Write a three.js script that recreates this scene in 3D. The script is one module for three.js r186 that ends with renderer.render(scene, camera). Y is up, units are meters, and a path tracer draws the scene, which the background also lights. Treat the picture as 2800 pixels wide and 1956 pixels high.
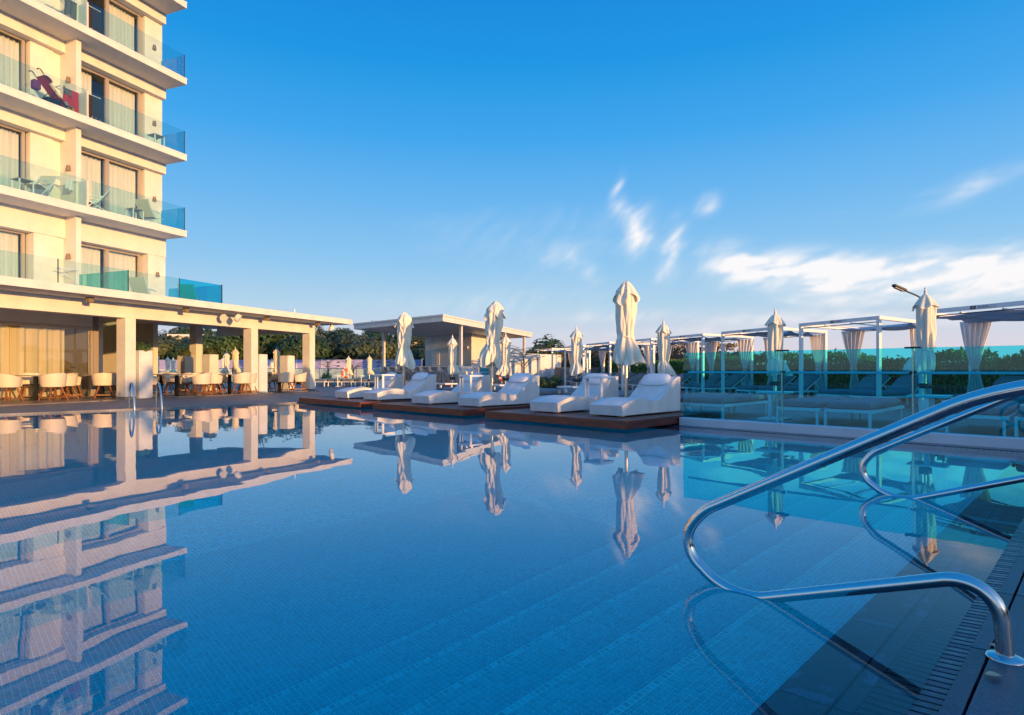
import * as THREE from 'three';
import { mergeGeometries } from 'three/addons/utils/BufferGeometryUtils.js';
import { RoundedBoxGeometry } from 'three/addons/geometries/RoundedBoxGeometry.js';

// ---------------------------------------------------------------- camera, sky, sun, exposure
const scene = new THREE.Scene();
const camera = new THREE.PerspectiveCamera(61.62, 2800 / 1956, 0.05, 3000);
camera.position.set(0, 0.95, 0);
camera.lookAt(0, 0.95, -10);
camera.setViewOffset(2800, 1956, 0, -34, 2800, 1956);
const D2R = Math.PI / 180;
const SUN_AZ = 137 * D2R, SUN_EL = 4.6 * D2R;
const sunDir = new THREE.Vector3(Math.sin(SUN_AZ) * Math.cos(SUN_EL), Math.sin(SUN_EL), -Math.cos(SUN_AZ) * Math.cos(SUN_EL));
const sun = new THREE.DirectionalLight(new THREE.Color().setRGB(1, 0.53, 0.175), 5);
sun.position.copy(sunDir).multiplyScalar(120);
sun.castShadow = true;
sun.shadow.mapSize.set(4096, 4096);
Object.assign(sun.shadow.camera, { left: -60, right: 60, top: 40, bottom: -40, near: 1, far: 300 });
scene.add(sun, sun.target);
const renderer = new THREE.WebGLRenderer({ antialias: true });
renderer.toneMapping = THREE.LinearToneMapping;
renderer.toneMappingExposure = 1.22;
renderer.shadowMap.enabled = true;

// ---------------------------------------------------------------- numbers and noise
let seed = 12345;
const rnd = () => { seed = (seed * 1664525 + 1013904223) >>> 0; return seed / 4294967296; };
const rr = (a, b) => a + (b - a) * rnd();
const clamp = (x, a = 0, b = 1) => Math.min(b, Math.max(a, x));
const smooth = (a, b, x) => { const t = clamp((x - a) / (b - a)); return t * t * (3 - 2 * t); };
const mix = (a, b, t) => a + (b - a) * t;
const hash = (x, y, s = 0) => { let h = Math.imul(x | 0, 374761393) ^ Math.imul(y | 0, 668265263) ^ Math.imul(s | 0, 1274126177); h = Math.imul(h ^ (h >>> 13), 1274126177); return ((h ^ (h >>> 16)) >>> 0) / 4294967296; };
function vnoise(x, y, p = 0, s = 0) {             // value noise, tileable with period p
  let xi = Math.floor(x), yi = Math.floor(y); const fx = x - xi, fy = y - yi;
  const w = (a) => p ? ((a % p) + p) % p : a;
  const u = fx * fx * fx * (fx * (fx * 6 - 15) + 10), v = fy * fy * fy * (fy * (fy * 6 - 15) + 10);
  const a = hash(w(xi), w(yi), s), b = hash(w(xi + 1), w(yi), s), c = hash(w(xi), w(yi + 1), s), d = hash(w(xi + 1), w(yi + 1), s);
  return mix(mix(a, b, u), mix(c, d, u), v);
}
function fbm(x, y, oct = 4, p = 0, s = 0) { let t = 0, a = 0.5, n = 0; for (let i = 0; i < oct; i++) { t += a * vnoise(x, y, p, s + i * 17); n += a; x *= 2; y *= 2; p *= 2; a *= 0.5; } return t / n; }

// ---------------------------------------------------------------- the sky: clear late-day air with thin high cloud
const SKY_STOPS = [[0, .77, .67, .71], [2.5, .68, .68, .77], [6, .45, .66, .83], [10, .275, .57, .87], [15, .16, .48, .87], [21, .055, .385, .85], [27, .015, .31, .78], [33, .010, .25, .71], [50, .010, .25, .72], [90, .012, .26, .74]];
const CIRRUS = [ // azimuth, elevation, half-width, half-height, tilt, strength: the wisps over the far end of the terrace
  [20.6, 9.3, 2.6, 1.2, -10, 1.0], [24.5, 8.6, 4, 1.4, -8, .95], [29, 7.9, 5, 1.4, -6, .95], [35, 7.3, 6, 1.4, -4, 1.0], [41, 7.1, 6, 1.4, -3, 1.0], [50, 7, 8, 1.7, 0, 1.0], [12.2, 12.6, 1.1, 1.5, -30, 1.0], [10.6, 14.2, .8, .9, 50, .6], [10.2, 16.4, .5, 1.3, -20, .4],
  [15.2, 11.3, .7, 1.9, -24, .65], [14.2, 9.3, 1.0, .9, 30, .45], [18.6, 14.5, .9, .5, 28, .6], [5.0, 10.4, 2.0, .9, -6, .45], [7.0, 9.0, .9, .6, 0, .25], [37, 13.6, 2.6, .6, 14, .35], [43, 15, 2.6, .7, 18, .4],
  [-8, 6.2, 8, .8, 0, .10], [10, 5.0, 8, .5, 0, .25], [26, 4.4, 9, .5, 0, .45], [16, 3.4, 7, .4, 0, .35], [38, 3.8, 8, .45, 0, .4], [24, 6.0, 1.2, .35, 0, .5], [29, 5.6, 3, .4, 0, .4]];
{
  const W = 3072, H = 1536, data = new Float32Array(W * H * 4);
  for (let j = 0; j < H; j++) {
    const el = ((j + 0.5) / H - 0.5) * 180, e = Math.abs(el);
    let k = 0; while (k < SKY_STOPS.length - 2 && SKY_STOPS[k + 1][0] < e) k++;
    const A = SKY_STOPS[k], B = SKY_STOPS[k + 1], t = clamp((e - A[0]) / (B[0] - A[0]));
    const base = [mix(A[1], B[1], t), mix(A[2], B[2], t), mix(A[3], B[3], t)].map((x) => x * .82);
    const ce = Math.cos(el * D2R), se = Math.sin(el * D2R);
    for (let i = 0; i < W; i++) {
      const th = ((i + 0.5) / W - 0.5) * 2 * Math.PI, dx = Math.cos(th) * ce, dz = Math.sin(th) * ce;
      const g = Math.acos(clamp(dx * sunDir.x + se * sunDir.y + dz * sunDir.z, -1, 1)) / D2R;
      const near = 3.5 * Math.exp(-g / 8) + 1.5 * Math.exp(-g / 17);
      let r = base[0] + near * 1.0, gg = base[1] + near * 0.78, b = base[2] + near * 0.52;
      if (el > -1 && el < 34) {
        let az = Math.atan2(dx, -dz) / D2R, c = 0;
        const wx = 3 * (fbm(az * .11, el * .25, 3, 0, 5) - .5), wy = 2.4 * (fbm(az * .11 + 40, el * .25, 3, 0, 9) - .5);
        for (const [ca, ce2, sa, sl, rot, amp] of CIRRUS) {
          const q = (az + wx - ca), y = (el + wy * .55 - ce2);
          if (Math.abs(q) > 26) continue;
          const cr = Math.cos(rot * D2R), sr = Math.sin(rot * D2R), X = (q * cr + y * sr) / sa, Y = (-q * sr + y * cr) / sl;
          const d = X * X + Y * Y; if (d > 7) continue;
          c += amp * Math.exp(-d * 0.9);
        }
        // thin cirrus anywhere near the horizon, all round
        c += 0.10 * smooth(.52, .8, fbm(az * .045 + 7, el * .22, 4, 0, 31)) * smooth(1, 5, el) * smooth(19, 9, el);
        if (c > 0.01) {
          const streak = (deg, sd) => { const cp = Math.cos(deg * D2R), sp = Math.sin(deg * D2R), X = az * cp + el * sp, Y = -az * sp + el * cp; return .6 * fbm(X * .42 + wx * .5, Y * 1.5 + wy * 1.2, 6, 0, 71 + sd) + .4 * fbm(X * .22 + wy * .4, Y * .9 + wx * .7, 4, 0, 93 + sd); };
          const wgt = smooth(16, 21, az), fib = mix(wgt < 1 ? streak(42, 0) : 0, wgt > 0 ? streak(8, 5) : 0, wgt);
          c = clamp(c * (.26 + 1.25 * smooth(.30, .82, fib)), 0, .95);
          const cw = [.82, .797 - .04 * smooth(8, 2, el), .80 - .04 * smooth(8, 2, el)];
          r = mix(r, cw[0], c); gg = mix(gg, cw[1], c); b = mix(b, cw[2], c);
        }
      }
      const o = (j * W + i) * 4; data[o] = r; data[o + 1] = gg; data[o + 2] = b; data[o + 3] = 1;
    }
  }
  const sky = new THREE.DataTexture(data, W, H, THREE.RGBAFormat, THREE.FloatType);
  sky.mapping = THREE.EquirectangularReflectionMapping; sky.magFilter = THREE.LinearFilter; sky.minFilter = THREE.LinearFilter; sky.wrapS = THREE.RepeatWrapping; sky.needsUpdate = true;
  scene.background = sky; scene.environment = sky;
}
console.log('sky');

// ---------------------------------------------------------------- textures (fine grain only) and materials
function tex(n, fn, { color = false } = {}) {
  const d = new Uint8Array(n * n * 4);
  for (let j = 0; j < n; j++) for (let i = 0; i < n; i++) { const v = fn(i / n, j / n), o = (j * n + i) * 4; const a = Array.isArray(v) ? v : [v, v, v]; for (let c = 0; c < 3; c++) d[o + c] = clamp(a[c]) * 255; d[o + 3] = 255; }
  const t = new THREE.DataTexture(d, n, n); t.wrapS = t.wrapT = THREE.RepeatWrapping; t.magFilter = THREE.LinearFilter; t.minFilter = THREE.LinearMipmapLinearFilter; t.generateMipmaps = true;
  if (color) t.colorSpace = THREE.SRGBColorSpace; t.needsUpdate = true; return t;
}
const rep = (t, sx, sy = sx) => { const c = t.clone(); c.repeat.set(sx, sy); c.needsUpdate = true; return c; };
const T = {};
T.plaster = tex(256, (x, y) => fbm(x * 16, y * 16, 4, 16, 3));
T.plasterTone = tex(256, (x, y) => { const f = .89 + .11 * fbm(x * 6, y * 6, 6, 6, 8); return [f, f, f * .995]; }, { color: true });
T.fabric = tex(256, (x, y) => .5 + .25 * Math.sin(x * Math.PI * 2 * 64) + .25 * Math.sin(y * Math.PI * 2 * 64) + .2 * (hash(x * 256, y * 256, 4) - .5));
T.greyWeave = tex(256, (x, y) => { const f = .80 + .2 * hash(Math.floor(x * 128), Math.floor(y * 128), 6) + .12 * (fbm(x * 8, y * 8, 4, 8, 2) - .5); return [f, f, f]; }, { color: true });
T.stone = tex(512, (x, y) => { const s = fbm(x * 8, y * 8, 6, 8, 21), sp = hash(x * 512, y * 512, 3); const f = .62 + .3 * s + .22 * (sp - .5) * (.4 + s); return [f, f, f]; }, { color: true });
T.stain = tex(512, (x, y) => { const s = fbm(x * 5, y * 5, 6, 5, 41), q = smooth(.55, .80, fbm(x * 9 + 3, y * 14, 6, 9, 55)), w = smooth(.66, .74, fbm(x * 7 + 1, y * 7 + 5, 6, 7, 65)), sp = hash(x * 512, y * 512, 9); const f = .26 + .42 * s + .38 * q * (.4 + sp) + .55 * w * (.3 + sp) + .34 * (hash(x * 512, y * 512, 3) - .5); return [f, f, f]; }, { color: true });
T.stoneBump = tex(256, (x, y) => .6 * fbm(x * 32, y * 32, 4, 32, 13) + .4 * hash(x * 256, y * 256, 5));
T.wood = tex(512, (x, y) => { const g = fbm(x * 3 + .35 * fbm(x * 4, y * 4, 3, 4, 3), y * 60, 4, 0, 11), k = fbm(x * 2, y * 9, 4, 0, 19); const f = .55 + .34 * g + .3 * (k - .5); return [f, f * .96, f * .93]; }, { color: true });
T.mosaic = tex(1024, (x, y) => { // 40 tiles to the metre
  const n = 40, ix = Math.floor(x * n), iy = Math.floor(y * n), fx = x * n - ix, fy = y * n - iy, e = Math.min(fx, 1 - fx, fy, 1 - fy);
  const h = hash(ix, iy, 77), k = 1 + .22 * (h - .5); return e < .075 ? [.42, 1, 1] : [.02 * k, .80 * k, .86 * k];
}, { color: true });
T.brushed = tex(256, (x, y) => .5 + .5 * (hash(Math.floor(y * 256), Math.floor(x * 4), 5) - .5));
T.ripple = tex(512, (x, y) => { const a = fbm(x * 6 + .6 * fbm(x * 4, y * 4, 3, 4, 2), y * 6, 3, 6, 61), b = fbm(x * 14, y * 14, 3, 14, 87); return .9 * a + .1 * b; });
T.spots = tex(256, (x, y) => { const a = fbm(x * 10, y * 10, 5, 10, 33), q = smooth(.62, .75, fbm(x * 24, y * 24, 4, 24, 37)); return .45 + .35 * a + .5 * q; });
T.leafTone = tex(64, (x, y) => { const f = .75 + .25 * hash(x * 64, y * 64, 5); return [f, f, f]; }, { color: true });

const lin = (r, g, b) => new THREE.Color().setRGB(r, g, b);
const std = (c, o = {}) => new THREE.MeshStandardMaterial({ color: lin(...c), roughness: .7, side: THREE.DoubleSide, ...o });
const phys = (c, o = {}) => new THREE.MeshPhysicalMaterial({ color: lin(...c), roughness: .7, side: THREE.DoubleSide, ...o });
const M = {
  render: std([.80, .77, .72], { roughness: .85, map: rep(T.plasterTone, .4), bumpMap: T.plaster, bumpScale: .0012 }),
  whitePaint: std([.80, .80, .80], { roughness: .55, map: rep(T.plasterTone, .7) }),
  whiteMetal: phys([.80, .80, .81], { roughness: .35, clearcoat: .3, clearcoatRoughness: .25 }),
  planterWhite: std([.78, .77, .76], { roughness: .5, map: rep(T.plasterTone, .8) }),
  frameTan: std([.46, .39, .34], { roughness: .4, metalness: .35 }),
  lampTan: std([.26, .19, .14], { roughness: .5, metalness: .2 }),
  darkMetal: std([.02, .02, .022], { roughness: .45, metalness: .4 }),
  greyMetal: std([.055, .06, .07], { roughness: .5, metalness: .5 }),
  chrome: phys([.62, .63, .65], { roughness: .24, metalness: 1, roughnessMap: rep(T.spots, 14, 1) }),
  pole: phys([.66, .60, .50], { roughness: .28, metalness: .85 }),
  curtain: phys([.84, .70, .50], { roughness: 1, transmission: .25, thickness: 0, bumpMap: rep(T.fabric, 6), bumpScale: .0004 }),
  sheer: phys([.86, .84, .84], { roughness: 1, transmission: .38, thickness: 0 }),
  hotelCurtain: std([.76, .74, .72], { roughness: 1 }),
  canopyGrey: phys([.42, .43, .49], { roughness: 1, transmission: .35, thickness: 0 }),
  canvas: phys([.86, .80, .66], { roughness: .95, transmission: .12, thickness: 0, bumpMap: rep(T.fabric, 5), bumpScale: .0005 }),
  lounger: std([.82, .81, .82], { roughness: .6, map: rep(T.plasterTone, 1), bumpMap: rep(T.fabric, 7), bumpScale: .0003 }),
  pillow: std([.82, .81, .84], { roughness: .9, bumpMap: rep(T.fabric, 8), bumpScale: .0005 }),
  greyCushion: std([.205, .255, .30], { roughness: .95, map: rep(T.greyWeave, 3), bumpMap: rep(T.fabric, 6), bumpScale: .0008 }),
  greyPillow: std([.26, .31, .35], { roughness: .95, map: rep(T.greyWeave, 3) }),
  ipe: std([.27, .062, .034], { roughness: .42, map: rep(T.wood, .9, .9), bumpMap: rep(T.wood, .9, .9), bumpScale: .0012 }),
  ipeB: std([.225, .052, .030], { roughness: .45, map: rep(T.wood, .8, .8), bumpMap: rep(T.wood, .8, .8), bumpScale: .0012 }),
  teak: std([.46, .17, .05], { roughness: .5, map: rep(T.wood, 2) }),
  blockWood: std([.55, .42, .28], { roughness: .7 }),
  chairShell: std([.66, .58, .48], { roughness: .55 }),
  seatPad: std([.045, .036, .032], { roughness: .9 }),
  tableTop: std([.30, .27, .25], { roughness: .35 }),
  deckStone: std([.37, .335, .32], { roughness: .62, map: rep(T.stone, .5), bumpMap: rep(T.stoneBump, 1), bumpScale: .0012 }),
  terraceFloor: std([.34, .28, .25], { roughness: .32, map: rep(T.stone, .35) }),
  basalt: phys([.14, .215, .36], { roughness: .42, map: rep(T.stain, .7), bumpMap: rep(T.stoneBump, 3), bumpScale: .0015, clearcoat: .25, clearcoatRoughness: .35 }),
  basaltWet: phys([.04, .12, .26], { roughness: .3, map: rep(T.stain, 1.1), bumpMap: rep(T.stoneBump, 3), bumpScale: .001, clearcoat: .5, clearcoatRoughness: .2 }),
  jointDark: std([.012, .013, .016], { roughness: .9 }),
  kerb: std([.74, .73, .78], { roughness: .45, map: rep(T.plasterTone, .7) }),
  mosaic: std([1, 1, 1], { roughness: .25, map: T.mosaic }),
  grout: std([.23, .55, .72], { roughness: .8 }),
  glass: phys([.80, .93, .925], { roughness: 0, transmission: 1, thickness: 0, ior: 1.5, metalness: 0 }),
  glassEnd: phys([.15, .80, .90], { roughness: 0, transmission: 1, thickness: 0, ior: 1.5 }),
  glassSide: phys([.45, .82, .84], { roughness: 0, transmission: 1, thickness: 0, ior: 1.5 }),
  glassFence: phys([.28, .90, .96], { roughness: 0, transmission: 1, thickness: 0, ior: 1.5 }),
  pane: phys([.90, .93, .93], { roughness: 0, transmission: 1, thickness: 0, ior: 1.5 }),
  dark: std([.05, .045, .045], { roughness: .9 }),
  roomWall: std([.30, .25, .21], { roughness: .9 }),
  earth: std([.22, .17, .13], { roughness: 1, map: rep(T.stone, .15) }),
  scrubGround: std([.10, .085, .05], { roughness: 1, map: rep(T.stone, .1) }),
  ring: std([.70, .10, .035], { roughness: .5 }),
  teal: std([.01, .24, .32], { roughness: .5 }),
  trunk: std([.13, .09, .065], { roughness: .95, bumpMap: T.stoneBump, bumpScale: .01 }),
  plasticShell: std([.56, .54, .55], { roughness: .45 }),
};
const leafMat = (c) => phys(c, { roughness: .65, transmission: .18, thickness: 0, vertexColors: false });
M.leafHedge = leafMat([.085, .20, .032]); M.leafDark = leafMat([.026, .066, .022]); M.leafMid = leafMat([.045, .098, .028]); M.leafOlive = leafMat([.072, .098, .040]);
M.leafPalm = leafMat([.06, .10, .04]); M.leafBrown = leafMat([.20, .13, .06]); M.leafBright = leafMat([.12, .20, .04]);

// ---------------------------------------------------------------- geometry helpers
const V = (x, y, z) => new THREE.Vector3(x, y, z);
function muv(g) { // uv in metres from the way each face points
  if (g.index) g = g.toNonIndexed();
  const p = g.attributes.position, uv = new Float32Array(p.count * 2), a = V(), b = V(), c = V();
  for (let i = 0; i < p.count; i += 3) {
    a.fromBufferAttribute(p, i); b.fromBufferAttribute(p, i + 1); c.fromBufferAttribute(p, i + 2);
    const n = b.clone().sub(a).cross(c.clone().sub(a)), x = Math.abs(n.x), y = Math.abs(n.y), z = Math.abs(n.z);
    [a, b, c].forEach((q, k) => { const o = (i + k) * 2; if (y >= x && y >= z) { uv[o] = q.x; uv[o + 1] = q.z; } else if (x >= z) { uv[o] = q.z; uv[o + 1] = q.y; } else { uv[o] = q.x; uv[o + 1] = q.y; } });
  }
  g.setAttribute('uv', new THREE.BufferAttribute(uv, 2)); return g;
}
const norm = (g) => { if (g.index) g = g.toNonIndexed(); for (const k of Object.keys(g.attributes)) if (!['position', 'normal', 'uv'].includes(k)) g.deleteAttribute(k); if (!g.attributes.normal) g.computeVertexNormals(); if (!g.attributes.uv) g.setAttribute('uv', new THREE.BufferAttribute(new Float32Array(g.attributes.position.count * 2), 2)); return g; };
const bx = (x0, x1, y0, y1, z0, z1, r = 0) => { // box between corners, with a small chamfer when r is given
  const w = x1 - x0, h = y1 - y0, d = z1 - z0; const g = r ? new RoundedBoxGeometry(w, h, d, 2, Math.min(r, w / 2.01, h / 2.01, d / 2.01)) : new THREE.BoxGeometry(w, h, d);
  g.translate((x0 + x1) / 2, (y0 + y1) / 2, (z0 + z1) / 2); return muv(norm(g));
};
const prism = (pts, h0, h1) => { // upright prism over a polygon of [x, z]
  const s = new THREE.Shape(pts.map(([x, z]) => new THREE.Vector2(x, -z))); const g = new THREE.ExtrudeGeometry(s, { depth: h1 - h0, bevelEnabled: false }); g.rotateX(-Math.PI / 2); g.translate(0, h0, 0); return muv(norm(g));
};
const tube = (pts, r, seg = 40, rad = 10, closed = false, tension = 0.5) => norm(new THREE.TubeGeometry(new THREE.CatmullRomCurve3(pts, closed, 'catmullrom', tension), seg, r, rad, closed));
const bar = (a, b, r, rad = 10, r2 = r) => { const d = b.clone().sub(a), g = new THREE.CylinderGeometry(r2, r, d.length(), rad); g.applyQuaternion(new THREE.Quaternion().setFromUnitVectors(V(0, 1, 0), d.clone().normalize())); g.translate(...a.clone().add(b).multiplyScalar(.5).toArray()); return norm(g); };
const beam = (a, b, w, h) => { // a straight box member from a to b
  const d = b.clone().sub(a), g = new THREE.BoxGeometry(w, h, d.length()); const m = new THREE.Matrix4().lookAt(b, a, V(0, 1, 0)); g.applyMatrix4(m); g.translate(...a.clone().add(b).multiplyScalar(.5).toArray()); return muv(norm(g));
};
const cyl = (x, y0, y1, z, r, rad = 20, r2 = r) => { const g = new THREE.CylinderGeometry(r2, r, y1 - y0, rad); g.translate(x, (y0 + y1) / 2, z); return norm(g); };
const at = (g, x, y, z) => { g.translate(x, y, z); return g; };
function grid(nu, nv, fn, closed = false) { // a smooth sheet through fn(u, v)
  const pos = [], uv = [], idx = [];
  for (let j = 0; j <= nv; j++) for (let i = 0; i <= nu; i++) { const p = fn(i / nu, j / nv); pos.push(p[0], p[1], p[2]); uv.push(i / nu, j / nv); }
  for (let j = 0; j < nv; j++) for (let i = 0; i < nu; i++) { const a = j * (nu + 1) + i, b = a + 1, c = a + nu + 1, d = c + 1; idx.push(a, b, d, a, d, c); }
  const g = new THREE.BufferGeometry(); g.setAttribute('position', new THREE.Float32BufferAttribute(pos, 3)); g.setAttribute('uv', new THREE.Float32BufferAttribute(uv, 2)); g.setIndex(idx); g.computeVertexNormals();
  if (closed) { const n = g.attributes.normal; for (let j = 0; j <= nv; j++) { const a = j * (nu + 1), b = a + nu; const q = V(n.getX(a) + n.getX(b), n.getY(a) + n.getY(b), n.getZ(a) + n.getZ(b)).normalize(); n.setXYZ(a, q.x, q.y, q.z); n.setXYZ(b, q.x, q.y, q.z); } }
  return norm(g);
}
const used = {};
const numbered = (n) => { const k = used[n] || 0; used[n] = k + 1; return k ? `${n}_${String(k).padStart(3, '0')}` : n; };
function part(name, geos, mat, parent) { const g = Array.isArray(geos) ? (geos.length > 1 ? mergeGeometries(geos.map(norm)) : norm(geos[0])) : norm(geos); const m = new THREE.Mesh(g, mat); m.name = name; m.castShadow = m.receiveShadow = true; if (parent) parent.add(m); return m; }
function thing(name, label, category, pos = [0, 0, 0], turn = 0, group) { const o = new THREE.Group(); o.name = numbered(name); o.position.set(...pos); o.rotation.y = turn; o.userData = { label, category }; if (group) o.userData.group = group; scene.add(o); return o; }
function solo(name, label, category, geos, mat, pos = [0, 0, 0], turn = 0, group) { const m = part(numbered(name), geos, mat, scene); m.position.set(...pos); m.rotation.y = turn; m.userData = { label, category }; if (group) m.userData.group = group; return m; }
function struct(name, geos, mat, pos = [0, 0, 0], turn = 0) { const m = part(numbered(name), geos, mat, scene); m.position.set(...pos); m.rotation.y = turn; m.userData = { kind: 'structure' }; return m; }
function copy(o, pos, turn, label, group) { const c = o.clone(); c.name = numbered(o.name.replace(/_\d{3}$/, '')); c.userData = { ...o.userData }; if (label) c.userData.label = label; if (group) c.userData.group = group; c.position.set(...pos); c.rotation.y = turn; scene.add(c); return c; }
const R2 = Math.SQRT1_2;
const P = (u, v, y = 0) => [(u - v) * R2, y, -(u + v) * R2];          // pool axes: u along the near edge, v across the water
const PT = Math.PI / 4;                                               // a thing turned by PT has local x = u, local z = -v
const FT = Math.acos(.368), FC = Math.cos(FT), FS = Math.sin(FT);     // restaurant and hotel axes
const F = (t, out, y = 0) => [-11.8 + FC * t + FS * out, y, -18.3 - FS * t + FC * out];

// ================================================================ SETTING: ground, decks, pool
const U0 = -6, U1 = 8.72, VN = 0.71, VF = 16.45;
const sheet = (outer, holes, y) => { const s = new THREE.Shape(outer.map(([a, b]) => new THREE.Vector2(a, b))); for (const h of holes) s.holes.push(new THREE.Path(h.map(([a, b]) => new THREE.Vector2(a, b)))); const g = new THREE.ShapeGeometry(s); g.rotateX(-Math.PI / 2); g.translate(0, y, 0); return muv(norm(g)); };
// shapes are drawn in (u, v): after rotateX(-90) local x = u, local z = -v
const poolHole = [[U0, .28], [9.30, .28], [9.30, VF], [U0, VF]];
struct('ground', sheet([[-900, -900], [1200, -900], [1200, 1200], [-900, 1200]], [poolHole], -.03), M.scrubGround, [0, 0, 0], PT);
struct('pool_deck', [sheet([[-26, -17], [24, -17], [24, 46], [-26, 46]], [[[U0, -1.2], [9.30, -1.2], [9.30, VF], [U0, VF]]], .03)], M.deckStone, [0, 0, 0], PT);
// the deck's edge at the far side of the water, and the solid that carries the near slabs
struct('pool_edge_stone', [bx(U0, 24, -.06, .034, -VF - .32, -VF + .01, .006)], M.deckStone, [0, 0, 0], PT);
struct('pavement_bed', bx(U0, 9.3, -.20, -.028, -.555, 1.3), M.jointDark, [0, 0, 0], PT);
const PITCH = .7075, UJ = 2.55;
{ // dark stone slabs beside the water, the slotted overflow channel and the drowned coping
  const paving = new THREE.Group(); paving.name = 'pavement'; paving.userData = { kind: 'structure' }; paving.rotation.y = PT; scene.add(paving);
  const slab = bx(.003, PITCH - .003, -.028, .012, -.282, .42, .004), slab2 = bx(.003, PITCH - .003, -.028, .012, .426, 1.126, .004);
  const shades = [M.basalt, M.basalt.clone(), M.basalt.clone()]; shades[1].color = lin(.12, .185, .32); shades[2].color = lin(.16, .235, .39);
  for (let k = -10; k < 10; k++) {
    const u = UJ + k * PITCH; if (u + PITCH > 9.29) continue;
    const a = part('paving_slab', slab, shades[(k * 7 + 21) % 3], paving); a.position.set(u, 0, 0);
    const b = part('paving_slab', slab2, shades[(k * 5 + 22) % 3], paving); b.position.set(u, 0, 0);
  }
  const channel = new THREE.Group(); channel.name = 'overflow_channel'; channel.userData = { kind: 'structure' }; channel.rotation.y = PT; scene.add(channel);
  const tilt = (g) => { const p = g.attributes.position; for (let i = 0; i < p.count; i++) p.setY(i, p.getY(i) + .010 - (-p.getZ(i) - .29) * .085); return g; };
  const inner = tilt(bx(.003, PITCH - .003, -.045, 0, -.338, -.290, .003)), outer = tilt(bx(.003, PITCH - .003, -.045, 0, -.558, -.505, .003)), cop = tilt(bx(.0015, PITCH - .0015, -.045, 0, -.712, -.5625, .006));
  for (let k = -10; k < 10; k++) {
    const u = UJ + k * PITCH; if (u + PITCH > 9.29) continue;
    part('channel_slab', inner, shades[(k * 3 + 31) % 3], channel).position.set(u, 0, 0);
    part('channel_slab', outer, M.basaltWet, channel).position.set(u, 0, 0);
    part('coping_slab', cop, M.basaltWet, channel).position.set(u, 0, 0);
  }
  const barG = tilt(bx(-.0162, .0162, -.04, -.002, -.506, -.337, .003));
  let n = 0; const rest = [];
  for (let u = -.6; u < 9.25; u += .0393) { if (Math.abs(((u - UJ) % PITCH + PITCH) % PITCH) < .012) continue; if (n++ < 240) part('grating_bar', barG, n % 3 ? M.basaltWet : shades[1], channel).position.set(u, 0, 0); }
  // far side channel beside the white kerb
  const far = new THREE.Group(); far.name = 'far_overflow_channel'; far.userData = { kind: 'structure' }; far.rotation.y = PT; scene.add(far);
  part('coping_slab', bx(8.52, 8.86, -.05, -.022, -5.6, -.56, .004), M.basaltWet, far);
  part('channel_slab', bx(9.08, 9.302, -.05, .006, -5.6, -.56, .004), M.basaltWet, far);
  const fb = bx(8.865, 9.078, -.05, -.002, -.016, .016, .003);
  for (let v = .6; v < 5.55; v += .052) part('grating_bar', fb, M.basaltWet, far).position.set(0, 0, -v);
}
// pool shell: floor, walls and five broad steps down from the near edge
const STEPS = [[.71, 1.075, -.20], [1.075, 1.425, -.40], [1.425, 1.775, -.60], [1.775, 2.125, -.80], [2.125, 2.475, -1.0]], FLOOR = -1.20;
struct('pool_floor', bx(U0 - .3, U1 + .6, FLOOR - .2, FLOOR, -VF - .3, -.3), M.mosaic, [0, 0, 0], PT);
struct('pool_wall', [bx(U0 - .3, U1 + .6, FLOOR - .1, -.062, -VF - .3, -VF), bx(U1, U1 + .6, FLOOR - .1, -.052, -VF, -.3), bx(U0 - .3, U0, FLOOR - .1, .02, -VF, -.3), bx(U0, U1, FLOOR - .1, -.062, -VN, -.3)], M.mosaic, [0, 0, 0], PT);
{
  const steps = new THREE.Group(); steps.name = 'pool_steps'; steps.userData = { kind: 'structure' }; steps.rotation.y = PT; scene.add(steps);
  for (const [a, b, y] of STEPS) part('step', bx(U0, U1, FLOOR - .05, y, -b, -a + .001), M.mosaic, steps);
  // the small square tiles themselves, where they can be told apart
  const tileG = muv(norm(new THREE.BoxGeometry(.0206, .003, .0206)));
  const tones = [.90, .96, 1, 1.06].map((k) => std([.003 * k, .60 * k, .71 * k], { roughness: .22 }));
  const spots = [];
  const rows = (v0, v1, y, u0, u1) => { for (let v = Math.ceil(v0 / .025) * .025; v + .0251 < v1; v += .025) for (let u = Math.ceil(u0 / .025) * .025; u < u1; u += .025) spots.push([u + .0125, y + .0012, -(v + .0125)]); };
  for (const [a, b, y] of STEPS) rows(a + .004, b, y, .2, 6.0);
  rows(2.477, 4.4, FLOOR, .2, 3.9);
  const dist = ([u, y, z]) => { const [px, , pz] = P(u, -z); const r = px / -pz; return Math.abs(r) < .86 && -pz > 1.75 ? Math.hypot(px, y - .95, pz) : 99; };
  spots.forEach((s) => s.push(dist(s))); spots.sort((a, b) => a[3] - b[3]);
  const stepHost = steps.children[0];
  spots.slice(0, 300).forEach((s, i) => { const m = part('tile', tileG, tones[Math.floor(hash(Math.round(s[0] * 40), Math.round(s[2] * 40), 77) * 4)], steps); m.position.set(s[0], s[1], s[2]); });
  const more = spots.slice(300).filter((s) => s[3] < 90), inst = new THREE.InstancedMesh(tileG, std([1, 1, 1], { roughness: .22 }), more.length), q = new THREE.Matrix4();
  more.forEach((s, i) => { q.makeTranslation(s[0], s[1], s[2]); inst.setMatrixAt(i, q); const k = 1 + .22 * (hash(Math.round(s[0] * 40), Math.round(s[2] * 40), 77) - .5); inst.setColorAt(i, lin(.003 * k, .60 * k, .71 * k)); });
  inst.name = 'tiles'; inst.userData = { kind: 'stuff' }; steps.add(inst);
  console.log('tiles', more.length);
}
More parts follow.
